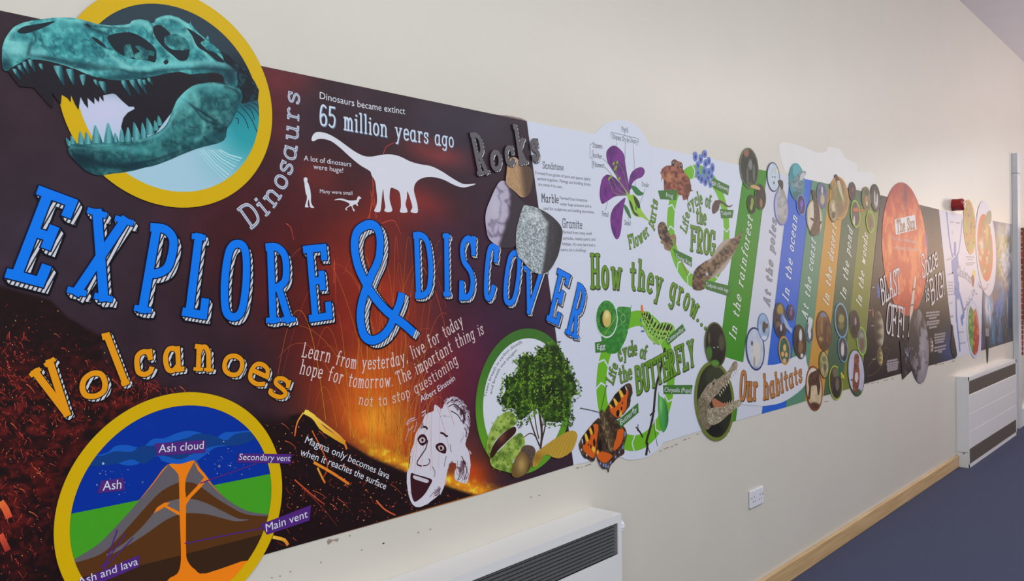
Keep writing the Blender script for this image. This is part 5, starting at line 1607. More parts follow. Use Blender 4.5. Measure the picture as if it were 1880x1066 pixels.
wing('wing', (325, 378, 380, 280, 450, 180, 530, 100, 588, 75, 616, 110, 622, 180, 602, 240, 592, 320, 556, 372, 512, 422, 470, 462, 400, 472, 340, 432), 32,
     ((ORG_, ((380, 330, 430, 260, 500, 190, 560, 140, 575, 170, 560, 260, 552, 350, 500, 420, 462, 452, 420, 430, 380, 380),)), (BK, ((420, 225, 460, 175, 490, 230, 490, 270, 460, 280), (385, 300, 410, 260, 432, 310, 425, 345), (495, 155, 530, 110, 550, 150, 545, 200, 515, 195), (445, 385, 470, 365, 480, 410, 460, 445, 445, 425), (492, 345, 502, 330, 510, 355, 500, 370), (502, 290, 510, 276, 518, 295, 510, 305))),
      (YL, ((470, 160, 490, 150, 520, 200, 512, 235, 490, 215), (412, 255, 425, 240, 458, 290, 440, 325), (480, 400, 500, 380, 502, 430, 482, 440), (365, 310, 378, 305, 400, 345, 385, 345))), (rgb(214, 206, 200), ((540, 110, 552, 115, 560, 150, 548, 145),))))
wing('wing', (265, 462, 210, 490, 150, 560, 80, 650, 38, 745, 50, 810, 86, 880, 130, 902, 190, 932, 222, 880, 242, 790, 272, 640), 33,
     ((ORG_, ((90, 730, 130, 600, 190, 530, 235, 520, 250, 570, 230, 700, 220, 830, 190, 890, 130, 850, 80, 790),)), (BK, ((118, 610, 140, 580, 162, 640, 155, 690, 130, 670), (170, 545, 190, 535, 205, 600, 195, 635, 180, 610), (80, 670, 98, 650, 110, 720, 95, 750, 80, 720), (192, 700, 208, 680, 218, 740, 205, 765, 194, 740), (138, 740, 148, 735, 150, 755, 140, 758), (162, 755, 172, 745, 175, 780, 165, 785))),
      (YL, ((100, 640, 116, 620, 142, 690, 130, 715, 112, 690), (150, 575, 165, 560, 188, 615, 172, 635), (178, 775, 200, 765, 215, 800, 205, 830, 185, 810))), (rgb(190, 196, 214), ((66, 690, 76, 680, 84, 730, 72, 725), (60, 790, 70, 790, 72, 810, 60, 808), (115, 850, 126, 845, 128, 870, 116, 870)))))
G().pic(smooth(FH(262, 400, 275, 370, 295, 365, 318, 390, 322, 440, 360, 520, 400, 640, 410, 760, 395, 830, 360, 780, 320, 680, 290, 560, 275, 470), 4), .0042, lambda x, y: mix(np.tile(rgb(78, 64, 44), (len(x), 1)), rgb(140, 120, 84), sst(fbm(x / 2, y / 8, 44), .45, .7)) * 1.0, .003).obj('body', None, bf, label='furry brown butterfly body')
for p in (FH(266, 395, 170, 370, 62, 348), FH(276, 375, 310, 230, 338, 105)):
    g = G().strip(W(smooth(p, 4, False)), .0026, .0042, rgb(70, 60, 64))
    g.px(pxdisc(*p[-1], 2, 1.2, 10, 8), .0043, rgb(60, 50, 52))
    g.obj('antenna', None, bf)
caption_tag(bf, 'label_tag', FH(450, 490, 680, 290, 686, 396, 490, 562), 'Butterfly', FH(492, 534, 668, 378), 10.5, .0046, TAG)
# ------------------------------------------------------------------ habitat strips
H5, H4, H6, H7 = zz(1320, 260, 4.1), zz(1260, 560, 4.1), zz(1460, 300, 4.1), zz(1420, 520, 4.264)
EDGES = [((1366, 305.5), (1300, 787)), ((1408, 314), (1350, 772)), ((1450, 323), (1398, 759)), ((1490, 331), (1442, 747)), ((1522, 338), (1477.5, 736)), ((1551, 344), (1511.5, 726.5)), ((1583, 351), (1545, 717)), ((1616, 358), (1579, 707))]
SPEC = [('In the rainforest', 'green', rgb(54, 140, 16), rgb(222, 230, 222), (1349, 624), (1380.5, 402), .11), ('At the poles', 'white', rgb(206, 210, 224), rgb(158, 160, 176), (1412, 563), (1424.5, 407), .09), ('In the ocean', 'blue', rgb(28, 96, 204), rgb(216, 226, 240), (1446, 553), (1462.5, 400), .11),
        ('At the coast', 'grey-green', rgb(86, 138, 112), rgb(214, 224, 220), (1480.5, 587), (1496.5, 444), .11), ('In the desert', 'tan', rgb(196, 144, 58), rgb(232, 224, 206), (1519.5, 561), (1534.5, 417), .11), ('In the pond', 'dark green', rgb(66, 94, 70), rgb(214, 220, 212), (1551, 550), (1564, 424), .11), ('In the woods', 'olive', rgb(118, 126, 48), rgb(224, 224, 208), (1580, 563), (1592, 434), .11)]
for i, (tx, cn, col, tc, a, b, wd) in enumerate(SPEC):
    (lt, lb), (rt, rb) = EDGES[i], EDGES[i + 1]
    w = W(np.array([lt, rt, rb, lb]))
    w += np.array([(.0012, 0), (-.0012, 0), (-.0012, 0), (.0012, 0)])
    t = thing('habitat_strip', f'slanting {cn} mural strip lettered {tx}', 'mural strip', (w[:, 0].mean(), -.001, w[:, 1].min()), 'habitat strips')
    G().sheet(w, .0024 - .00004 * i, .0013, col).obj('board', None, t)
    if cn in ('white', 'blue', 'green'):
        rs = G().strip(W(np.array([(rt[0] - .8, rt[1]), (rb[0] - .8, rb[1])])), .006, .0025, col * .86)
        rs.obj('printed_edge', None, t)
    g = G()
    write(g, tx, [a, b], (26, 24), .0027, tc, wd, .3 if i else .26, slant=.18, edge=.09 if cn == 'white' else .05, edge_col=col * (.4 if cn == 'white' else .62))
    g.obj('heading_lettering', None, t, label='letters reading up the strip')

# banner
bn = W(smooth(H4(250, 388, 300, 394, 430, 432, 540, 447, 640, 449, 720, 432, 800, 392, 886, 372, 900, 430, 913, 490, 888, 600, 800, 682, 700, 736, 580, 757, 480, 752, 400, 745, 300, 740, 250, 700), 3))
t = thing('habitat_banner', 'curved white banner lettered Our habitats across the strips', 'banner', (bn[:, 0].mean(), -.004, bn[:, 1].min()))
G().sheet(bn, .0040, .0010, rgb(212, 214, 226)).obj('board', None, t)
g = G()
write(g, 'Our habitats', H4(398, 705, 470, 708, 540, 705, 600, 697, 680, 668, 760, 625, 862, 568), (50, 32), .0042, rgb(188, 122, 56), .13, .2, edge=.05, edge_col=rgb(96, 60, 40), shade=(.04, -.03, rgb(96, 70, 60)))
g.obj('heading_lettering', None, t, label='orange-brown heading')


# ------------------------------------------------------------------ roundels with animals
def blobs(cx, cy, rx, ry, base, L, nz=.3, seed=1):
    def f(x, y):
        n = fbm((x - cx) / (rx * .35), (y - cy) / (ry * .35), seed, 4)
        c = np.tile(rgb(*base), (len(x), 1)) * (1 - nz / 2 + nz * n)[:, None]
        u, v = (x - cx) / rx, (y - cy) / ry
        for b in L:
            c = mix(c, rgb(*b[4]), sst(blob(u, v, b[0], b[1], b[2], b[3], b[5] if len(b) > 5 else 0) * (1 + (n - .5) * nz), .25, .6))
        return np.clip(c, 0, 1)
    return f


KOFF = [0]


def roundel(what, label, cx, cy, rx, ry, rim, base, L, nz=.4, fr=.13, group='habitat roundels', extra=(), off=None, cat='roundel', res=.004):
    KOFF[0] += 1
    o = (off or .0046) + .00002 * (KOFF[0] % 20)
    w = W(pxdisc(cx, cy, rx, ry, -4, 44))
    t = thing(what, label, cat, (w[:, 0].mean(), -o, w[:, 1].min()), group)
    G().sheet(w, o, .0009, rgb(*rim)).obj('rim', None, t)
    G().pic(W(pxdisc(cx, cy, rx * (1 - fr * .9), ry * (1 - fr * .62), -4, 40)), o + .0002, blobs(cx, cy, rx, ry, base, L, nz, KOFF[0]), res).obj('picture', None, t)
    for k, (nm, pts, col) in enumerate(extra):
        p = smooth(pts, 4)
        if callable(col):
            G().pic(p, o + .0003 + .00007 * k, col, res).obj(nm, None, t)
        else:
            G().px(p, o + .0003 + .00007 * k, rgb(*col)).obj(nm, None, t)
    return t


def fur(a, b, seed, s=2.5):
    def f(x, y):
        return mix(np.tile(rgb(*a), (len(x), 1)), rgb(*b), sst(fbm(x / s, y / s, seed, 4), .42, .62))
    return f


R_ = roundel
R_('animal_roundel', 'large dark roundel with pale leaves over the top of the green strip', 1374, 309, 17.2, 38, (96, 112, 70), (44, 48, 44), ((-.3, -.75, .3, .2, (150, 96, 70)), (.1, -.2, .25, .3, (120, 126, 120)), (-.2, .3, .12, .5, (90, 100, 84)), (.5, .2, .15, .5, (86, 104, 80)), (0, .8, .5, .15, (60, 90, 44))), .9, .12)
R_('animal_roundel', 'dark toucan roundel beside the small frog roundel on the green strip', 1394.5, 361, 10.3, 24.5, (84, 108, 52), (40, 32, 28), ((.1, .5, .3, .4, (150, 110, 60)), (.3, -.2, .4, .4, (58, 46, 38))), .6, .12, extra=(('beak', H5(232, 330, 262, 326, 300, 345, 300, 364, 262, 356, 236, 346), (196, 160, 104)),))
R_('animal_roundel', 'small roundel with a green tree frog on the green strip', 1378.6, 374.8, 8.2, 18, (72, 96, 44), (36, 34, 24), ((.1, -.2, .4, .5, (130, 160, 44)), (-.1, .3, .3, .4, (150, 176, 60))), .6)
R_('animal_roundel', 'navy rimmed roundel with a white seal pup face on the white strip', 1418.3, 324.8, 11.8, 27.3, (60, 68, 110), (192, 208, 222), ((-.1, 0, .1, .06, (40, 44, 60)), (.25, .0, .1, .06, (40, 44, 60)), (.08, .4, .12, .1, (50, 50, 60)), (.3, -.4, .2, .2, (206, 198, 176))), .15)
R_('animal_roundel', 'lavender rimmed roundel with a standing grey penguin', 1432.7, 381, 12.8, 33, (124, 122, 190), (176, 176, 206), ((0, .5, .5, .5, (120, 120, 140)),), .2, extra=(('penguin', H5(435, 300, 450, 288, 470, 300, 472, 345, 492, 390, 505, 470, 500, 560, 485, 612, 450, 610, 436, 540, 432, 440, 442, 370, 446, 320), fur((156, 154, 154), (180, 178, 178), 5, 7)), ('penguin_head', H5(434, 300, 452, 287, 474, 300, 476, 345, 468, 362, 452, 340), (66, 58, 54))))
R_('animal_roundel', 'teal roundel with a grey shark leaning out at the top of the blue strip', 1461.5, 334.5, 14.2, 35.3, (60, 150, 160), (50, 140, 150), ((0, .75, .8, .3, (50, 104, 100)), (0, -.6, .6, .4, (84, 166, 176))), .3, .05, extra=(('shark', H5(515, 308, 545, 300, 575, 262, 605, 228, 640, 222, 646, 240, 628, 285, 622, 330, 610, 380, 560, 350, 530, 318), fur((84, 112, 122), (128, 150, 158), 8)), ('shark_belly', H5(612, 245, 640, 232, 636, 262, 618, 290, 600, 285), (190, 194, 196))))
R_('animal_roundel', 'small purple jellyfish roundel on the blue strip', 1469.2, 376, 8, 19, (130, 160, 214), (44, 28, 84), ((.1, -.1, .35, .4, (124, 84, 200)), (0, .4, .2, .3, (96, 66, 170))), .4, off=.0052)
R_('animal_roundel', 'cream roundel with an upright dark brown seal on the grey-green strip', 1493.8, 400, 14.5, 33, (176, 160, 96), (206, 196, 178), ((0, .85, .5, .2, (120, 96, 70)),), .15, extra=(('seal', H5(690, 372, 702, 362, 718, 372, 722, 410, 738, 450, 750, 520, 755, 600, 748, 690, 712, 708, 680, 690, 690, 640, 706, 600, 706, 500, 700, 420), fur((74, 52, 42), (100, 74, 60), 9)), ('flipper', H5(748, 608, 766, 596, 764, 612, 750, 630), (66, 48, 40)), ('flipper', H5(706, 580, 682, 572, 680, 580, 706, 600), (66, 48, 40))))
R_('animal_roundel', 'blue-grey shell roundel at the top of the grey-green strip', 1507.8, 358.8, 9.8, 24.4, (104, 108, 116), (96, 100, 134), ((.1, .3, .4, .4, (190, 172, 124)), (0, -.4, .2, .3, (200, 196, 190))), .6)
R_('animal_roundel', 'large orange roundel with a long-legged insect over the tan strip', 1539.3, 363.5, 17.5, 39.5, (206, 144, 62), (150, 122, 70), ((0, -.2, .3, .5, (112, 120, 66)), (0, .5, .5, .3, (132, 106, 74))), .5, .12, extra=(('insect', H6(290, 92, 305, 82, 320, 110, 336, 140, 330, 170, 312, 168, 300, 130), (92, 52, 44)), ('insect_wing', H6(308, 140, 325, 128, 336, 160, 350, 230, 362, 290, 340, 250, 322, 200), (196, 180, 150)), ('insect_leg', H6(250, 160, 262, 150, 268, 190, 260, 200), (110, 80, 60))))
R_('animal_roundel', 'small pale roundel with a desert rodent low on the orange insect roundel', 1528.3, 385.5, 8.6, 22.3, (120, 108, 70), (150, 136, 96), ((0, -.2, .3, .4, (206, 192, 158)), (0, .4, .4, .3, (86, 70, 52))), .8, off=.0052)
R_('animal_roundel', 'dark maroon newt roundel at the top of the pond strip', 1563.7, 351.3, 7, 17.6, (82, 92, 70), (72, 40, 46), ((0, -.2, .3, .3, (112, 76, 70)), (0, .3, .3, .2, (46, 30, 36))), .6)
R_('animal_roundel', 'lime ringed dragonfly roundel with an orange body', 1569.3, 392.7, 8.8, 25.6, (148, 186, 56), (82, 66, 62), ((-.3, .5, .2, .4, (206, 204, 200)), (0, -.3, .4, .3, (96, 60, 50))), .5, .2, extra=(('dragonfly', H6(430, 340, 460, 332, 470, 348, 515, 346, 520, 356, 470, 360, 445, 362, 430, 356), (190, 96, 36)),))
R_('animal_roundel', 'brown fox roundel at the top of the olive strip', 1589.3, 364.8, 8.6, 22.4, (110, 118, 60), (104, 96, 64), ((0, .1, .4, .4, (166, 116, 62)), (0, -.5, .5, .3, (80, 76, 50)), (.1, .4, .2, .2, (196, 180, 150))), .5)
R_('animal_roundel', 'black and white badger face roundel beside the sun disc', 1605.9, 363.4, 8.9, 25.8, (50, 42, 40), (44, 38, 38), ((-.15, 0, .14, .6, (206, 204, 200)), (.35, .15, .16, .5, (200, 198, 194)), (.1, .5, .15, .3, (180, 178, 174))), .3)
R_('animal_roundel', 'lime ringed hedgehog roundel near the top of the olive strip', 1596.4, 407.4, 7.6, 20.4, (150, 186, 52), (116, 108, 60), ((0, .1, .5, .5, (112, 84, 58)),), .5, .2)
R_('animal_roundel', 'olive rimmed roundel with a black panther in foliage above the crocodile', 1311.8, 632.8, 20, 42, (92, 98, 48), (26, 24, 22), ((-.6, .35, .3, .35, (66, 116, 40)), (.55, -.1, .3, .4, (70, 74, 50)), (-.1, .8, .5, .15, (80, 140, 40)), (-.6, -.3, .1, .3, (96, 88, 60)), (-.15, .12, .05, .03, (220, 210, 190)), (.2, .1, .05, .03, (220, 210, 190))), .5, .1, off=.0056)
cr = R_('crocodile_roundel', 'largest olive ringed roundel with an open-jawed crocodile leaning out', 1310, 735.6, 36.5, 73.5, (108, 122, 46), (34, 38, 24), ((0, -.6, .5, .3, (50, 58, 34)), (-.2, .7, .6, .2, (20, 22, 16))), .5, .14, extra=(
    ('upper_jaw', H4(100, 680, 120, 645, 150, 600, 190, 570, 205, 550, 222, 560, 260, 530, 300, 500, 330, 460, 345, 430, 365, 420, 378, 440, 370, 480, 340, 500, 322, 545, 300, 590, 262, 620, 235, 660, 200, 690, 180, 720, 150, 760, 110, 770, 80, 740), fur((126, 112, 92), (172, 160, 138), 12, 1.7)),
    ('neck', H4(78, 720, 110, 690, 160, 740, 190, 800, 200, 860, 160, 930, 120, 930, 92, 860), fur((104, 94, 74), (140, 130, 106), 13, 1.7)),
    ('mouth_lining', H4(185, 720, 205, 700, 230, 715, 280, 740, 320, 730, 300, 750, 250, 770, 205, 770), (176, 110, 74)),
    ('lower_jaw', H4(150, 790, 200, 768, 250, 766, 300, 748, 350, 722, 385, 710, 405, 722, 400, 750, 350, 790, 300, 830, 240, 880, 180, 900, 150, 860), fur((130, 118, 96), (182, 174, 150), 14, 1.7))), off=.0050)
for i in range(11):
    t_ = i / 10
    a = H4(238 + 130 * t_, 668 - 190 * t_)[0]
    G().px([a, a + [2.2, -1], a + [2.6, 5.5]], .00575, rgb(222, 216, 200)).obj('tooth', None, cr)
for i in range(10):
    t_ = i / 9
    a = H4(225 + 160 * t_, 770 - 55 * t_)[0]
    G().px([a, a + [2.2, 0], a + [.4, -6]], .00575, rgb(222, 216, 200)).obj('tooth', None, cr)
G().px(pxdisc(*H4(196, 590)[0], 1.6, 2.2), .0058, rgb(30, 28, 22)).obj('eye', None, cr)
R_('animal_roundel', 'navy rimmed polar bear roundel low on the white strip', 1384.9, 640, 17.2, 40, (44, 54, 104), (186, 194, 214), ((-.35, -.25, .12, .12, (70, 76, 96)), (-.3, .1, .08, .05, (50, 54, 70)), (.1, .2, .5, .6, (206, 204, 198)), (-.1, .6, .12, .3, (166, 160, 150)), (0, .9, .6, .1, (150, 160, 190))), .2)
R_('animal_roundel', 'blue rimmed walrus roundel above the polar bear', 1400.2, 600.2, 10.8, 26, (96, 120, 172), (150, 176, 206), ((.05, 0, .3, .45, (84, 66, 66)), (.45, -.1, .35, .2, (96, 78, 74)), (.1, .8, .6, .2, (206, 214, 226))), .3, off=.0052)
R_('animal_roundel', 'coral and reef fish roundel low on the blue strip', 1431.2, 588, 13, 33.2, (58, 66, 90), (64, 54, 60), ((0, -.6, .5, .3, (160, 136, 66)), (.3, -.1, .3, .3, (90, 120, 190)), (-.3, .2, .3, .2, (120, 90, 70)), (0, .6, .5, .3, (44, 34, 50)), (.1, .4, .15, .2, (190, 196, 216))), 1.0, .08, extra=(('reef_fish', H4(720, 80, 745, 110, 770, 160, 790, 180, 782, 210, 765, 190, 740, 160), (150, 176, 216)),))
R_('animal_roundel', 'tiny purple fish roundel at the edge of the blue strip', 1450.8, 573.5, 7, 15.6, (84, 80, 120), (64, 44, 76), ((0, 0, .4, .3, (130, 96, 140)), (.1, -.5, .4, .2, (96, 110, 170))), .8)
R_('animal_roundel', 'orange rimmed starfish roundel on the banner top edge', 1438.5, 643, 10.6, 26.5, (196, 142, 66), (50, 96, 76), ((0, -.2, .3, .3, (220, 176, 110)), (-.3, .25, .3, .2, (216, 166, 96)), (.3, .3, .3, .2, (216, 170, 106)), (0, .7, .3, .2, (206, 176, 140))), .6, .2, off=.0052)
R_('animal_roundel', 'dark puffin roundel on the banner right end', 1466.8, 627, 11.9, 32, (60, 52, 50), (70, 50, 42), ((.1, -.35, .25, .4, (206, 208, 212)), (.1, .3, .4, .4, (132, 96, 60)), (.3, .8, .25, .15, (210, 208, 206)), (-.4, .1, .2, .5, (40, 36, 36))), .4, .1, off=.0052)
R_('animal_roundel', 'white gull on a small roundel at the lower grey-green strip', 1485, 609.5, 6.6, 19.5, (140, 160, 170), (62, 82, 100), ((0, .2, .4, .5, (214, 216, 222)),), .2, .1, off=.0050, extra=(('gull', H4(908, 105, 922, 88, 944, 110, 938, 150, 930, 190, 918, 220, 906, 200, 912, 150), (206, 208, 214)),))
R_('camel_roundel', 'brown rimmed roundel with a dark camel overhanging the bottom edge', 1493.2, 712.3, 15.6, 41.5, (128, 66, 34), (206, 184, 150), ((0, .85, .8, .25, (84, 52, 36)), (0, -.6, .6, .3, (214, 206, 200))), .3, extra=(('camel', H7(268, 730, 285, 700, 305, 690, 325, 680, 345, 665, 355, 690, 352, 730, 360, 800, 350, 870, 338, 860, 330, 800, 300, 800, 288, 810, 280, 900, 264, 895, 272, 820, 266, 780), fur((66, 42, 32), (92, 62, 46), 15)),))
R_('animal_roundel', 'brown roundel with a coiled sand-coloured snake on the tan strip', 1511, 606.8, 14, 37, (96, 66, 48), (112, 78, 46), ((0, -.8, .5, .12, (120, 126, 150)), (-.3, -.2, .2, .4, (150, 112, 66)), (.2, .1, .15, .5, (84, 56, 36)), (-.4, .4, .3, .12, (170, 132, 84)), (.1, .7, .5, .2, (92, 60, 40))), .9)
R_('animal_roundel', 'small pale green and tan lizard roundel above the camel', 1511.2, 669, 9.2, 25.8, (66, 58, 44), (150, 140, 92), ((0, -.4, .4, .2, (110, 120, 80)), (.2, .2, .3, .3, (96, 88, 84)), (-.2, .5, .3, .2, (176, 160, 116))), 1.0)
R_('animal_roundel', 'pale blue ringed roundel with a speckled pond frog', 1543.2, 588, 12.4, 32.4, (130, 166, 200), (56, 62, 44), ((0, -.1, .45, .3, (150, 140, 84)), (0, .3, .4, .2, (112, 108, 62)), (0, .75, .6, .2, (56, 70, 60))), .8, .16)
R_('animal_roundel', 'blue rimmed roundel with a white pond bird, between the frog and the duck', 1546.2, 641, 9.2, 24, (100, 150, 190), (72, 66, 60), ((-.1, 0, .35, .6, (206, 198, 196)), (.3, .7, .3, .2, (40, 40, 44))), .4, .16, off=.0050)
R_('duck_roundel', 'yellow-green rimmed mallard duck roundel at the bottom of the pond strip', 1533, 702, 12.6, 31.8, (168, 176, 62), (62, 54, 44), ((0, -.6, .5, .3, (110, 104, 74)), (0, .5, .5, .4, (44, 36, 36)), (.2, .1, .3, .4, (110, 96, 90))), .4, .14, extra=(('duck_head', H7(500, 660, 512, 655, 524, 680, 526, 720, 512, 735, 500, 700), (24, 104, 66)), ('bill', H7(522, 692, 540, 715, 548, 745, 536, 740, 524, 716), (216, 186, 40))))
R_('animal_roundel', 'dark owl roundel with a grey rim low on the olive strip', 1568.2, 594.8, 9.7, 27.4, (112, 108, 94), (60, 42, 40), ((.1, -.2, .2, .3, (150, 146, 156)), (-.3, .4, .4, .3, (44, 32, 32))), .4, .1)
R_('animal_roundel', 'bright lime ringed brown mouse roundel beside the red squirrel', 1580.6, 625.6, 9.2, 26.4, (142, 196, 48), (120, 116, 100), ((0, .2, .4, .5, (112, 88, 78)), (0, -.4, .3, .2, (140, 150, 130))), .6, .18)
R_('squirrel_roundel', 'pale roundel with an upright red squirrel overhanging the bottom edge', 1570.3, 684, 15.2, 43, (52, 76, 58), (186, 184, 206), ((0, .85, .7, .2, (70, 90, 60)), (-.4, .3, .3, .04, (60, 56, 62))), .2, .07, extra=(('squirrel', H7(628, 560, 650, 550, 664, 575, 660, 640, 668, 700, 664, 780, 650, 840, 625, 850, 612, 790, 618, 700, 624, 620), fur((112, 58, 44), (150, 84, 60), 17)), ('white_belly', H7(634, 700, 652, 700, 656, 740, 645, 775, 630, 750), (206, 196, 196))), off=.0050)
# ------------------------------------------------------------------ space panel
K1, K2, K3, K4 = zz(1580, 330, 7.614), zz(1580, 440, 7.614), zz(1580, 560, 7.107), zz(1660, 540, 6.27)
PANEL_S = np.array([(1616.5, 358.3), (1722.5, 384.2), (1741, 564), (1754, 657.5), (1580, 706)])
ps = W(PANEL_S)
ps[0] += (.002, 0); ps[4] += (.002, 0)
space = thing('mural_panel', 'black mural panel of the sun, moon and planets with BLAST OFF lettering', 'mural panel', (ps[:, 0].mean(), -.001, ps[:, 1].min()), 'mural boards along the wall')


def p_space(x, y):
    c = np.tile(rgb(38, 28, 28), (len(x), 1)) * (.85 + .3 * fbm(x / 6, y / 6, 3))[:, None]
    c = mix(c, rgb(30, 60, 120), blob(x, y, 1741, 640, 18, 40) * .9)
    c = mix(c, rgb(84, 66, 160), blob(x, y, 1701, 452, 2.2, 26) * 1.2)
    return c


G().sheet(ps, .0020, .0011, rgb(30, 24, 26)).obj('board', None, space)
G().pic(ps, .0021, p_space, .008).obj('background_print', None, space, label='near-black starry print')
random.seed(4)
g = G()
n = 0
while n < 90:
    x, y = random.uniform(1584, 1752), random.uniform(365, 695)
    if inside(ps, W(np.array([[x, y]])))[0]:
        g.px(pxdisc(x, y, .25, .45, 0, 6), .0023, rgb(206, 196, 190))
        n += 1
g.obj('stars', None, space, kind='stuff')
for lab, nm, cx, cy, rx, ry, cols in (('blue planet', 'planet', 1611.5, 534, 2.8, 14, ((70, 110, 200), (40, 60, 130))), ('small red planet', 'planet', 1601.3, 573, 1.8, 9, ((196, 110, 84), (110, 50, 40))), ('large banded tan planet', 'planet', 1613, 604, 9, 34, ((176, 166, 140), (70, 56, 46))),
                                      ('pale yellow planet', 'planet', 1614.7, 654, 5.4, 17, ((186, 172, 112), (96, 84, 56))), ('small bright planet', 'planet', 1708.5, 633, 4.2, 14, ((196, 176, 156), (74, 56, 58)))):
    def pp(x, y, cx=cx, cy=cy, rx=rx, ry=ry, cols=cols):
        c = mix(np.tile(rgb(*cols[1]), (len(x), 1)), rgb(*cols[0]), sst(np.sin((y - cy) / ry * 12) * .3 + (x - cx) / rx, -.5, .9))
        return c
    o = G().pic(W(pxdisc(cx, cy, rx, ry, -4, 26)), .0024, pp, .006).obj(nm, None, space, label=lab)
    if lab.startswith('pale'):
        q = W(smooth(K3(90, 810, 130, 750, 180, 690, 230, 640, 300, 560, 345, 555, 364, 590, 345, 660, 290, 760, 220, 850, 150, 905, 95, 922, 80, 905), 4))
        G().strip(np.concatenate([q, q[:1]]), .004, .0025, rgb(110, 90, 60)).obj('planet_ring', None, o)
g = G()
for x, y, w in ((160, 665, 30), (118, 985, 24)):
    g.px(K2(x, y - 8, x + w, y - 8, x + w, y + 8, x, y + 8), .0024, rgb(170, 160, 160))
for x, y, w in ((135, 268, 32), (150, 705, 40)):
    g.px(K3(x, y - 8, x + w, y - 10, x + w, y + 6, x, y + 8), .0024, rgb(150, 144, 150))
g.obj('planet_captions', None, space, kind='stuff', label='tiny planet names')
for f, L in ((K3, ((338, 735, 478, 705), (332, 770, 492, 738), (340, 800, 485, 768), (338, 830, 484, 798), (345, 858, 480, 825))),
             (K4, ((246, 214, 405, 200), (246, 250, 402, 232), (282, 278, 370, 266), (254, 322, 402, 302), (252, 352, 398, 330), (282, 386, 372, 370))), (K4, ((344, 468, 472, 446), (342, 500, 470, 476), (342, 534, 466, 508), (352, 560, 452, 540))), (K4, ((340, 618, 482, 586), (340, 655, 472, 624), (390, 664, 434, 660)))):
    g = G()
    for q in L:
        a, b = f(*q)
        r = np.linspace(0, 1, 14)
        g.strip(W(a + (b - a) * r[:, None]), [.011 + .006 * ((i * 7) % 3) / 2 for i in range(14)], .0024, rgb(150, 142, 146))
    g.obj('paragraph_text', None, space, label='block of tiny white text')
SPW = rgb(214, 208, 216)
for tx, b, h, w in (('BLAST', K2(292, 905, 350, 855, 400, 815, 470, 775, 545, 738), (46, 44), .09), ('OFF!', K3(325, 345, 395, 385, 465, 400, 545, 425), (54, 54), .085), ('Space', K2(862, 532, 930, 478, 1000, 420, 1070, 362), (42, 40), .085), ('is', K2(905, 860, 950, 828), (31, 30), .1), ('BIG!', K2(985, 910, 1045, 840, 1110, 800, 1160, 765), (46, 42), .09)):
    g = G()
    write(g, tx, b, h, .0044, SPW, w, .12, edge=.05, edge_col=rgb(84, 66, 70))
    g.obj('heading_lettering', None, space, label='white heading letters')

w = W(pxdisc(1659.5, 457, 40.8, 122.5, -3, 72))
sun = thing('sun_roundel', 'tall orange sun disc standing above the top edge of the black space panel', 'roundel', (w[:, 0].mean(), -.003, w[:, 1].min()))
G().sheet(w, .0034, .0010, rgb(150, 60, 40)).obj('backing_disc', None, sun)
def p_sun(x, y):
    n = fbm(x / 5, y / 14, 7, 4)
    c = mix(np.tile(rgb(196, 72, 42), (len(x), 1)), rgb(226, 120, 66), sst(n, .45, .68))
    c = mix(c, rgb(158, 44, 40), sst(400 - y, 0, 60) * .7 + sst(y - 520, 0, 60) * .45)
    c = mix(c, rgb(240, 176, 90), blob(x, y, 1632, 452, 4, 26) * .8 + blob(x, y, 1688, 446, 4, 30) * .8 + blob(x, y, 1654, 398, 6, 8) * .5)
    return mix(c, rgb(96, 40, 56), blob(x, y, 1661, 358, 4, 26) * .7)
G().pic(w, .0036, p_sun, .006).obj('picture', None, sun, label='mottled orange sun surface')
tg = G().sheet(W(K1(466, 556, 750, 488, 774, 690, 484, 768)), .0042, .0004, rgb(214, 216, 228)).obj('name_tag', None, sun, label='white tag reading The Sun')
g = G()
write(g, 'The Sun', K1(505, 734, 752, 676), (21, 20), .0044, rgb(170, 120, 40), .15, .14, edge=.05, edge_col=rgb(50, 46, 60))
g.obj('heading_lettering', None, tg)
words(sun, 'caption_text', [('The Sun is a medium sized star', K1(432, 838, 620, 862, 802, 902), (6.5, 6.5), 'sans', rgb(240, 222, 216)), ('and is called a Yellow Dwarf', K1(458, 966, 640, 984, 806, 1004), (6.5, 6.5), 'sans', rgb(240, 222, 216))], 'small white words', .0042)

rk = W(smooth(K2(735, 1240, 675, 1090, 685, 980, 700, 880, 722, 700, 738, 540, 758, 478, 766, 540, 748, 700, 730, 880, 716, 1010, 708, 1100), 3))
rk = W(cc(K2(758, 478, 766, 545, 748, 700, 730, 890, 712, 1060), K3(655, 240, 640, 330, 622, 416, 605, 412, 622, 330, 630, 235), K2(676, 1060, 694, 890, 724, 680, 738, 560)))
t = thing('rocket_cutout', 'slim white rocket cut-out rising beside the moon over the orange sun', 'rocket picture', (rk[:, 0].mean(), -.004, rk[:, 1].min()))
G().sheet(rk, .0048, .0006, rgb(206, 200, 190)).obj('rocket_body', None, t)
for p in (K2(722, 682, 750, 672, 746, 700, 718, 708), K2(694, 905, 732, 894, 728, 918, 692, 924), K3(622, 240, 660, 250, 652, 262, 624, 254)):
    G().px(p, .0050, rgb(96, 72, 60)).obj('band', None, t, label='dark band')

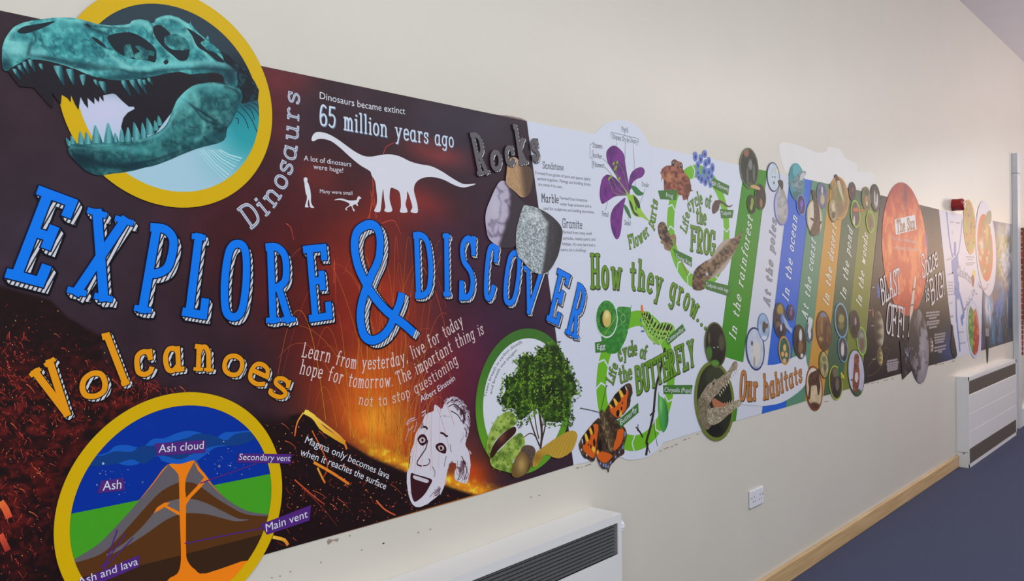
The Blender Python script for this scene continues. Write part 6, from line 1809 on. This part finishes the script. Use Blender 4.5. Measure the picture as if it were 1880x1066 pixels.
w = W(pxdisc(1685.5, 635, 18, 68.5, -3, 60))
t = thing('moon_roundel', 'tall grey cratered moon disc hanging below the space panel', 'roundel', (w[:, 0].mean(), -.004, w[:, 1].min()))
G().sheet(w, .0056, .0010, rgb(90, 86, 92)).obj('backing_disc', None, t)
def p_moon(x, y):
    n = fbm(x / 7, y / 18, 19, 5)
    c = mix(np.tile(rgb(134, 128, 136), (len(x), 1)), rgb(62, 53, 55), sst(.5 - n, -.03, .06))
    c = mix(c, rgb(178, 174, 186), blob(x, y, 1692, 650, 6, 36) * .7 + blob(x, y, 1698, 590, 3, 24) * .6)
    c = mix(c, rgb(62, 52, 52), blob(x, y, 1680, 600, 6, 30) * .7 + blob(x, y, 1674, 655, 5, 20) * .6)
    return c
G().pic(w, .0058, p_moon, .005).obj('picture', None, t, label='grey moon surface')
pl = W(K3(500, 470, 560, 440, 628, 460, 650, 560, 662, 850, 600, 910, 540, 970, 528, 880, 522, 760, 512, 600))
t = thing('astronaut_cutout', 'dark photo cut-out with a small white astronaut left of the moon', 'picture cut-out', (pl[:, 0].mean(), -.004, pl[:, 1].min()))
G().sheet(pl, .0050, .0008, rgb(30, 24, 30)).obj('board', None, t)
G().pic(pl, .0052, lambda x, y: mix(mix(np.tile(rgb(28, 22, 26), (len(x), 1)), rgb(150, 150, 180), sst(fbm(x / 2, y / 5, 3), .46, .6) * blob(x, y, 1663, 650, 5, 18)), rgb(96, 84, 90), sst(fbm(x / 1.5, y / 3, 6), .55, .62) * blob(x, y, 1662, 682, 8, 8)), .005).obj('picture', None, t)
fg = W(smooth(K4(536, 360, 545, 346, 556, 375, 560, 430, 575, 520, 596, 640, 600, 712, 560, 720, 535, 640, 528, 560, 540, 470), 3))
t = thing('person_cutout', 'black standing person silhouette at the bottom right of the space panel', 'silhouette', (fg[:, 0].mean(), -.004, fg[:, 1].min()))
G().sheet(fg, .0046, .0008, rgb(26, 18, 16)).obj('silhouette', None, t)

# ------------------------------------------------------------------ pale body and food panel
M1, M2, M3 = zz(1730, 350, 8.2), zz(1730, 460, 8.2), zz(1730, 560, 8.2)
PANEL_B = np.array([(1723, 384.4), (1812, 403), (1803, 540), (1800.5, 643.6), (1754.4, 656.8), (1741.4, 564)])
pb = W(PANEL_B) + np.array([(.003, 0), (0, 0), (0, 0), (0, 0), (.003, 0), (.003, 0)])
body = thing('mural_panel', 'pale lilac-white mural panel with a blue human body figure', 'mural panel', (pb[:, 0].mean(), -.001, pb[:, 1].min()), 'mural boards along the wall')
G().sheet(pb, .0020, .0011, rgb(206, 206, 222)).obj('board', None, body)
g = G()
BLU = rgb(92, 124, 190)
for p, w in ((M1(185, 770, 188, 870, 184, 980), .07), (M1(60, 320, 70, 420, 84, 560, 100, 720, 130, 900, 158, 1000), .035), (M1(295, 440, 285, 580, 262, 780, 240, 920, 205, 1000), .025), (M2(180, 100, 188, 200, 196, 300), .22), (M2(192, 290, 200, 400, 212, 520), .13),
             (M2(210, 500, 214, 580, 205, 700), .16), (M2(200, 690, 205, 800, 208, 960, 214, 1060), .05), (M3(214, 200, 230, 380, 248, 540, 262, 700), .04), (M2(240, 620, 270, 720, 300, 840, 325, 960), .05), (M2(325, 960, 290, 1010, 300, 1060), .05), (M3(275, 170, 290, 230, 302, 300), .05)):
    g.strip(W(smooth(p, 5, False)), w, .0022, BLU)
o = g.obj('body_figure', None, body, label='blue human figure with raised arms')
random.seed(9)
GR = rgb(120, 122, 150)
for tx, p, h in (('Skeleton', M2(235, 372, 330, 410, 425, 492), (17, 15)),):
    g = G()
    write(g, tx, p, h, .0022, GR, .14, .2, edge=.08, edge_col=rgb(176, 178, 198))
    g.obj('heading_lettering', None, body, label='small grey slanting heading')
for i in range(40):
    t_ = i / 40
    x, y = 330 + 170 * t_ + random.uniform(-25, 25), 880 - 260 * t_ + random.uniform(-40, 40)
    q = M2(x, y, x + random.uniform(-14, 14), y + random.uniform(-30, 30), x + random.uniform(-20, 20), y + random.uniform(-40, 40))
    if i == 0:
        g = G()
    g.strip(W(q), .01, .0022, random.choice([rgb(140, 144, 172), rgb(176, 180, 200), rgb(110, 112, 150)]))
g.obj('grey_drawing', None, body, label='grey sketched organs')
for f, L in ((M2, ((80, 478, 158, 474), (78, 522, 160, 520), (82, 570, 160, 566), (85, 612, 160, 608), (80, 660, 165, 656), (60, 140, 140, 115), (80, 360, 160, 335), (350, 92, 480, 100), (370, 132, 455, 132), (345, 185, 490, 182), (350, 214, 460, 212), (105, 790, 150, 780), (115, 1000, 160, 990))), (M1, ((112, 470, 170, 472), (200, 482, 265, 488), (140, 600, 160, 660))), (M3, ((240, 410, 320, 400), (275, 440, 280, 580), (250, 580, 350, 560), (120, 165, 160, 160)))):
    for q in L:
        G().strip(W(f(*q)), .012, .0022, rgb(160, 158, 176)).obj('text_line', None, body)
for p, c in ((M2(455, 310, 478, 288, 495, 310, 490, 380, 472, 450, 455, 470, 450, 400), (216, 190, 80)), (M2(432, 400, 455, 360, 478, 420, 474, 500, 458, 552, 440, 500), (140, 66, 50))):
    G().px(smooth(p, 4), .0023, rgb(*c)).obj('chilli_picture', None, body)


def food(cols, cx, cy, rx, ry, s):
    def f(x, y):
        n = fbm((x - cx) / (rx * .3), (y - cy) / (ry * .16), s, 3)
        m = fbm((x - cx) / (rx * .25), (y - cy) / (ry * .14), s + 5, 3)
        c = np.tile(rgb(*cols[0]), (len(x), 1))
        c = mix(c, rgb(*cols[1]), sst(n, .5, .56))
        c = mix(c, rgb(*cols[2]), sst(m, .55, .6))
        return mix(c, rgb(*cols[3]), sst(n + m, .78, .7))
    return f


w = W(pxdisc(1779.4, 416.5, 11.3, 50.3, -3, 50))
t = thing('fruit_roundel', 'orange edged roundel of mixed fruit beside the red alarm', 'roundel', (w[:, 0].mean(), -.004, w[:, 1].min()), 'food roundels')
G().sheet(w, .0040, .0010, rgb(206, 150, 66)).obj('rim', None, t)
G().pic(W(pxdisc(1779.4, 416.5, 9.6, 46, -3, 50)), .0042, food(((170, 140, 76), (150, 170, 70), (190, 130, 90), (120, 96, 96)), 1779, 416, 10, 46, 3), .006).obj('picture', None, t)
w = W(pxdisc(1809.2, 455.6, 18.2, 87.5, -3, 56))
t = thing('dinner_plate_roundel', 'largest white plate roundel with an orange-brown meal, near the trunking', 'roundel', (w[:, 0].mean(), -.004, w[:, 1].min()), 'food roundels')
G().sheet(w, .0044, .0010, rgb(212, 208, 220)).obj('plate_rim', None, t)
def p_meal(x, y):
    c = food(((176, 124, 82), (190, 104, 66), (150, 136, 84), (206, 176, 140)), 1807.5, 454, 14, 62, 8)(x, y)
    c = mix(c, rgb(206, 106, 66), sst(((x - 1807.5) / 13.6) ** 2 + ((y - 454.5) / 60) ** 2, .72, .9))
    c = mix(c, rgb(196, 186, 110), blob(x, y, 1811, 425, 3, 16) * .9)
    return mix(c, rgb(216, 206, 196), blob(x, y, 1801.5, 450, 3, 12))
G().pic(W(pxdisc(1807.6, 454.5, 14, 62, -3, 50)), .0046, p_meal, .006).obj('meal', None, t, label='orange-brown plate of food')
G().px(smooth(M1(640, 420, 665, 330, 700, 300, 728, 320, 730, 440, 705, 500, 665, 470), 4), .0048, rgb(150, 146, 118)).obj('green_garnish', None, t)
g = G()
for i in range(16):
    a_ = M2(545 + i * 9, 430 + 150 * math.sin(math.pi * (i + 3) / 22) + random.uniform(-20, 20))[0]
    g.px(pxdisc(*a_, .8, 2.2, 20, 8), .0047, random.choice([rgb(196, 160, 170), rgb(180, 150, 140), rgb(190, 170, 190)]))
g.obj('rim_pattern', None, t)
w = W(pxdisc(1787, 604, 12.8, 53.5, -3, 50))
t = thing('salad_roundel', 'lilac edged roundel split between green salad and red tomatoes', 'roundel', (w[:, 0].mean(), -.004, w[:, 1].min()), 'food roundels')
G().sheet(w, .0042, .0010, rgb(190, 196, 220)).obj('rim', None, t)
def p_salad(x, y):
    n = fbm(x / 2.4, y / 6, 3, 3)
    gr = mix(np.tile(rgb(70, 120, 40), (len(x), 1)), rgb(130, 170, 70), sst(n, .45, .65))
    rd = mix(np.tile(rgb(170, 50, 30), (len(x), 1)), rgb(206, 110, 60), sst(n, .5, .7))
    k = sst(x + (y - 610) * .01, 1785.6, 1787.2)[:, None]
    c = gr * (1 - k) + rd * k
    return mix(c, rgb(206, 206, 220), sst(572 - y + np.abs(x - 1787) * -1.5, -2, 4))
G().pic(W(pxdisc(1786.6, 604.5, 9.8, 47, -3, 50)), .0044, p_salad, .005).obj('picture', None, t)

# ------------------------------------------------------------------ last panel: abstract painting
PANEL_P = np.array([(1813, 403.2), (1856.5, 411.5), (1859.2, 625.6), (1801, 643.5), (1803.5, 540)])
pp = W(PANEL_P) + np.array([(.003, 0), (0, 0), (0, 0), (.003, 0), (.003, 0)])
art = thing('mural_panel', 'dark blue-grey mural panel with loose multicoloured paint strokes, farthest along', 'mural panel', (pp[:, 0].mean(), -.001, pp[:, 1].min()), 'mural boards along the wall')
def p_art(x, y):
    n = fbm(x / 3, y / 12, 5, 4)
    c = mix(np.tile(rgb(92, 96, 122), (len(x), 1)), rgb(44, 48, 60), sst(y, 520, 610))
    for b in ((1842, 450, 12, 34, (170, 156, 104)), (1835, 425, 6, 16, (156, 160, 176)), (1849, 420, 5, 12, (190, 190, 196)), (1846, 482, 7, 22, (186, 190, 206)), (1836, 496, 2.5, 14, (170, 150, 60)), (1829, 550, 5, 10, (150, 110, 84)), (1831, 563, 5, 14, (84, 90, 170)), (1838, 548, 4, 12, (70, 120, 180)),
              (1847, 520, 6, 12, (150, 130, 120)), (1818, 570, 5, 24, (206, 206, 218)), (1812, 560, 5, 30, (206, 206, 218)), (1823, 610, 3.4, 22, (60, 120, 160)), (1834, 605, 1.4, 24, (56, 110, 150)), (1803, 630, 2, 14, (90, 60, 120)), (1824, 578, 3, 7, (70, 56, 60)), (1849, 560, 1, 24, (150, 156, 164))):
        c = mix(c, rgb(*b[4]), np.minimum(1, blob(x, y, b[0], b[1], b[2], b[3]) * (.8 + .9 * n)))
    c = mix(c, rgb(196, 176, 96), sst(fbm(x / 2.2, y / 7, 31), .5, .6) * blob(x, y, 1840, 455, 14, 46) * .9)
    c = mix(c, rgb(206, 214, 232), sst(fbm(x / 2.6, y / 9, 33), .52, .6) * blob(x, y, 1846, 475, 12, 60) * .9)
    c = mix(c, rgb(60, 130, 190), sst(fbm(x / 2, y / 12, 35), .52, .62) * blob(x, y, 1832, 575, 22, 60) * .9)
    return mix(c, rgb(206, 200, 190), sst(fbm(x / 1.3, y / 4, 9), .62, .7) * blob(x, y, 1842, 460, 14, 50) * .6)
G().sheet(pp, .0020, .0011, rgb(40, 42, 50)).obj('board', None, art)
G().pic(pp, .0021, p_art, .006).obj('painting_print', None, art, label='abstract brushwork in blue, yellow and grey')
br = W(cc(M3(640, 350, 696, 352, 694, 470), M3(690, 520, 688, 700, 684, 820, 678, 880, 668, 860, 658, 700, 648, 470)))
t = thing('paintbrush_cutout', 'black handled paintbrush cut-out hanging below the last panel', 'paintbrush picture', (br[:, 0].mean(), -.004, br[:, 1].min()))
G().sheet(W(M3(648, 470, 694, 468, 690, 560, 688, 700, 684, 820, 678, 880, 668, 860, 658, 700)), .0040, .0010, rgb(26, 24, 28)).obj('handle', None, t)
G().sheet(W(M3(640, 350, 696, 350, 694, 466, 648, 468)), .0040, .0010, rgb(140, 136, 150)).obj('ferrule', None, t, label='grey metal ferrule')
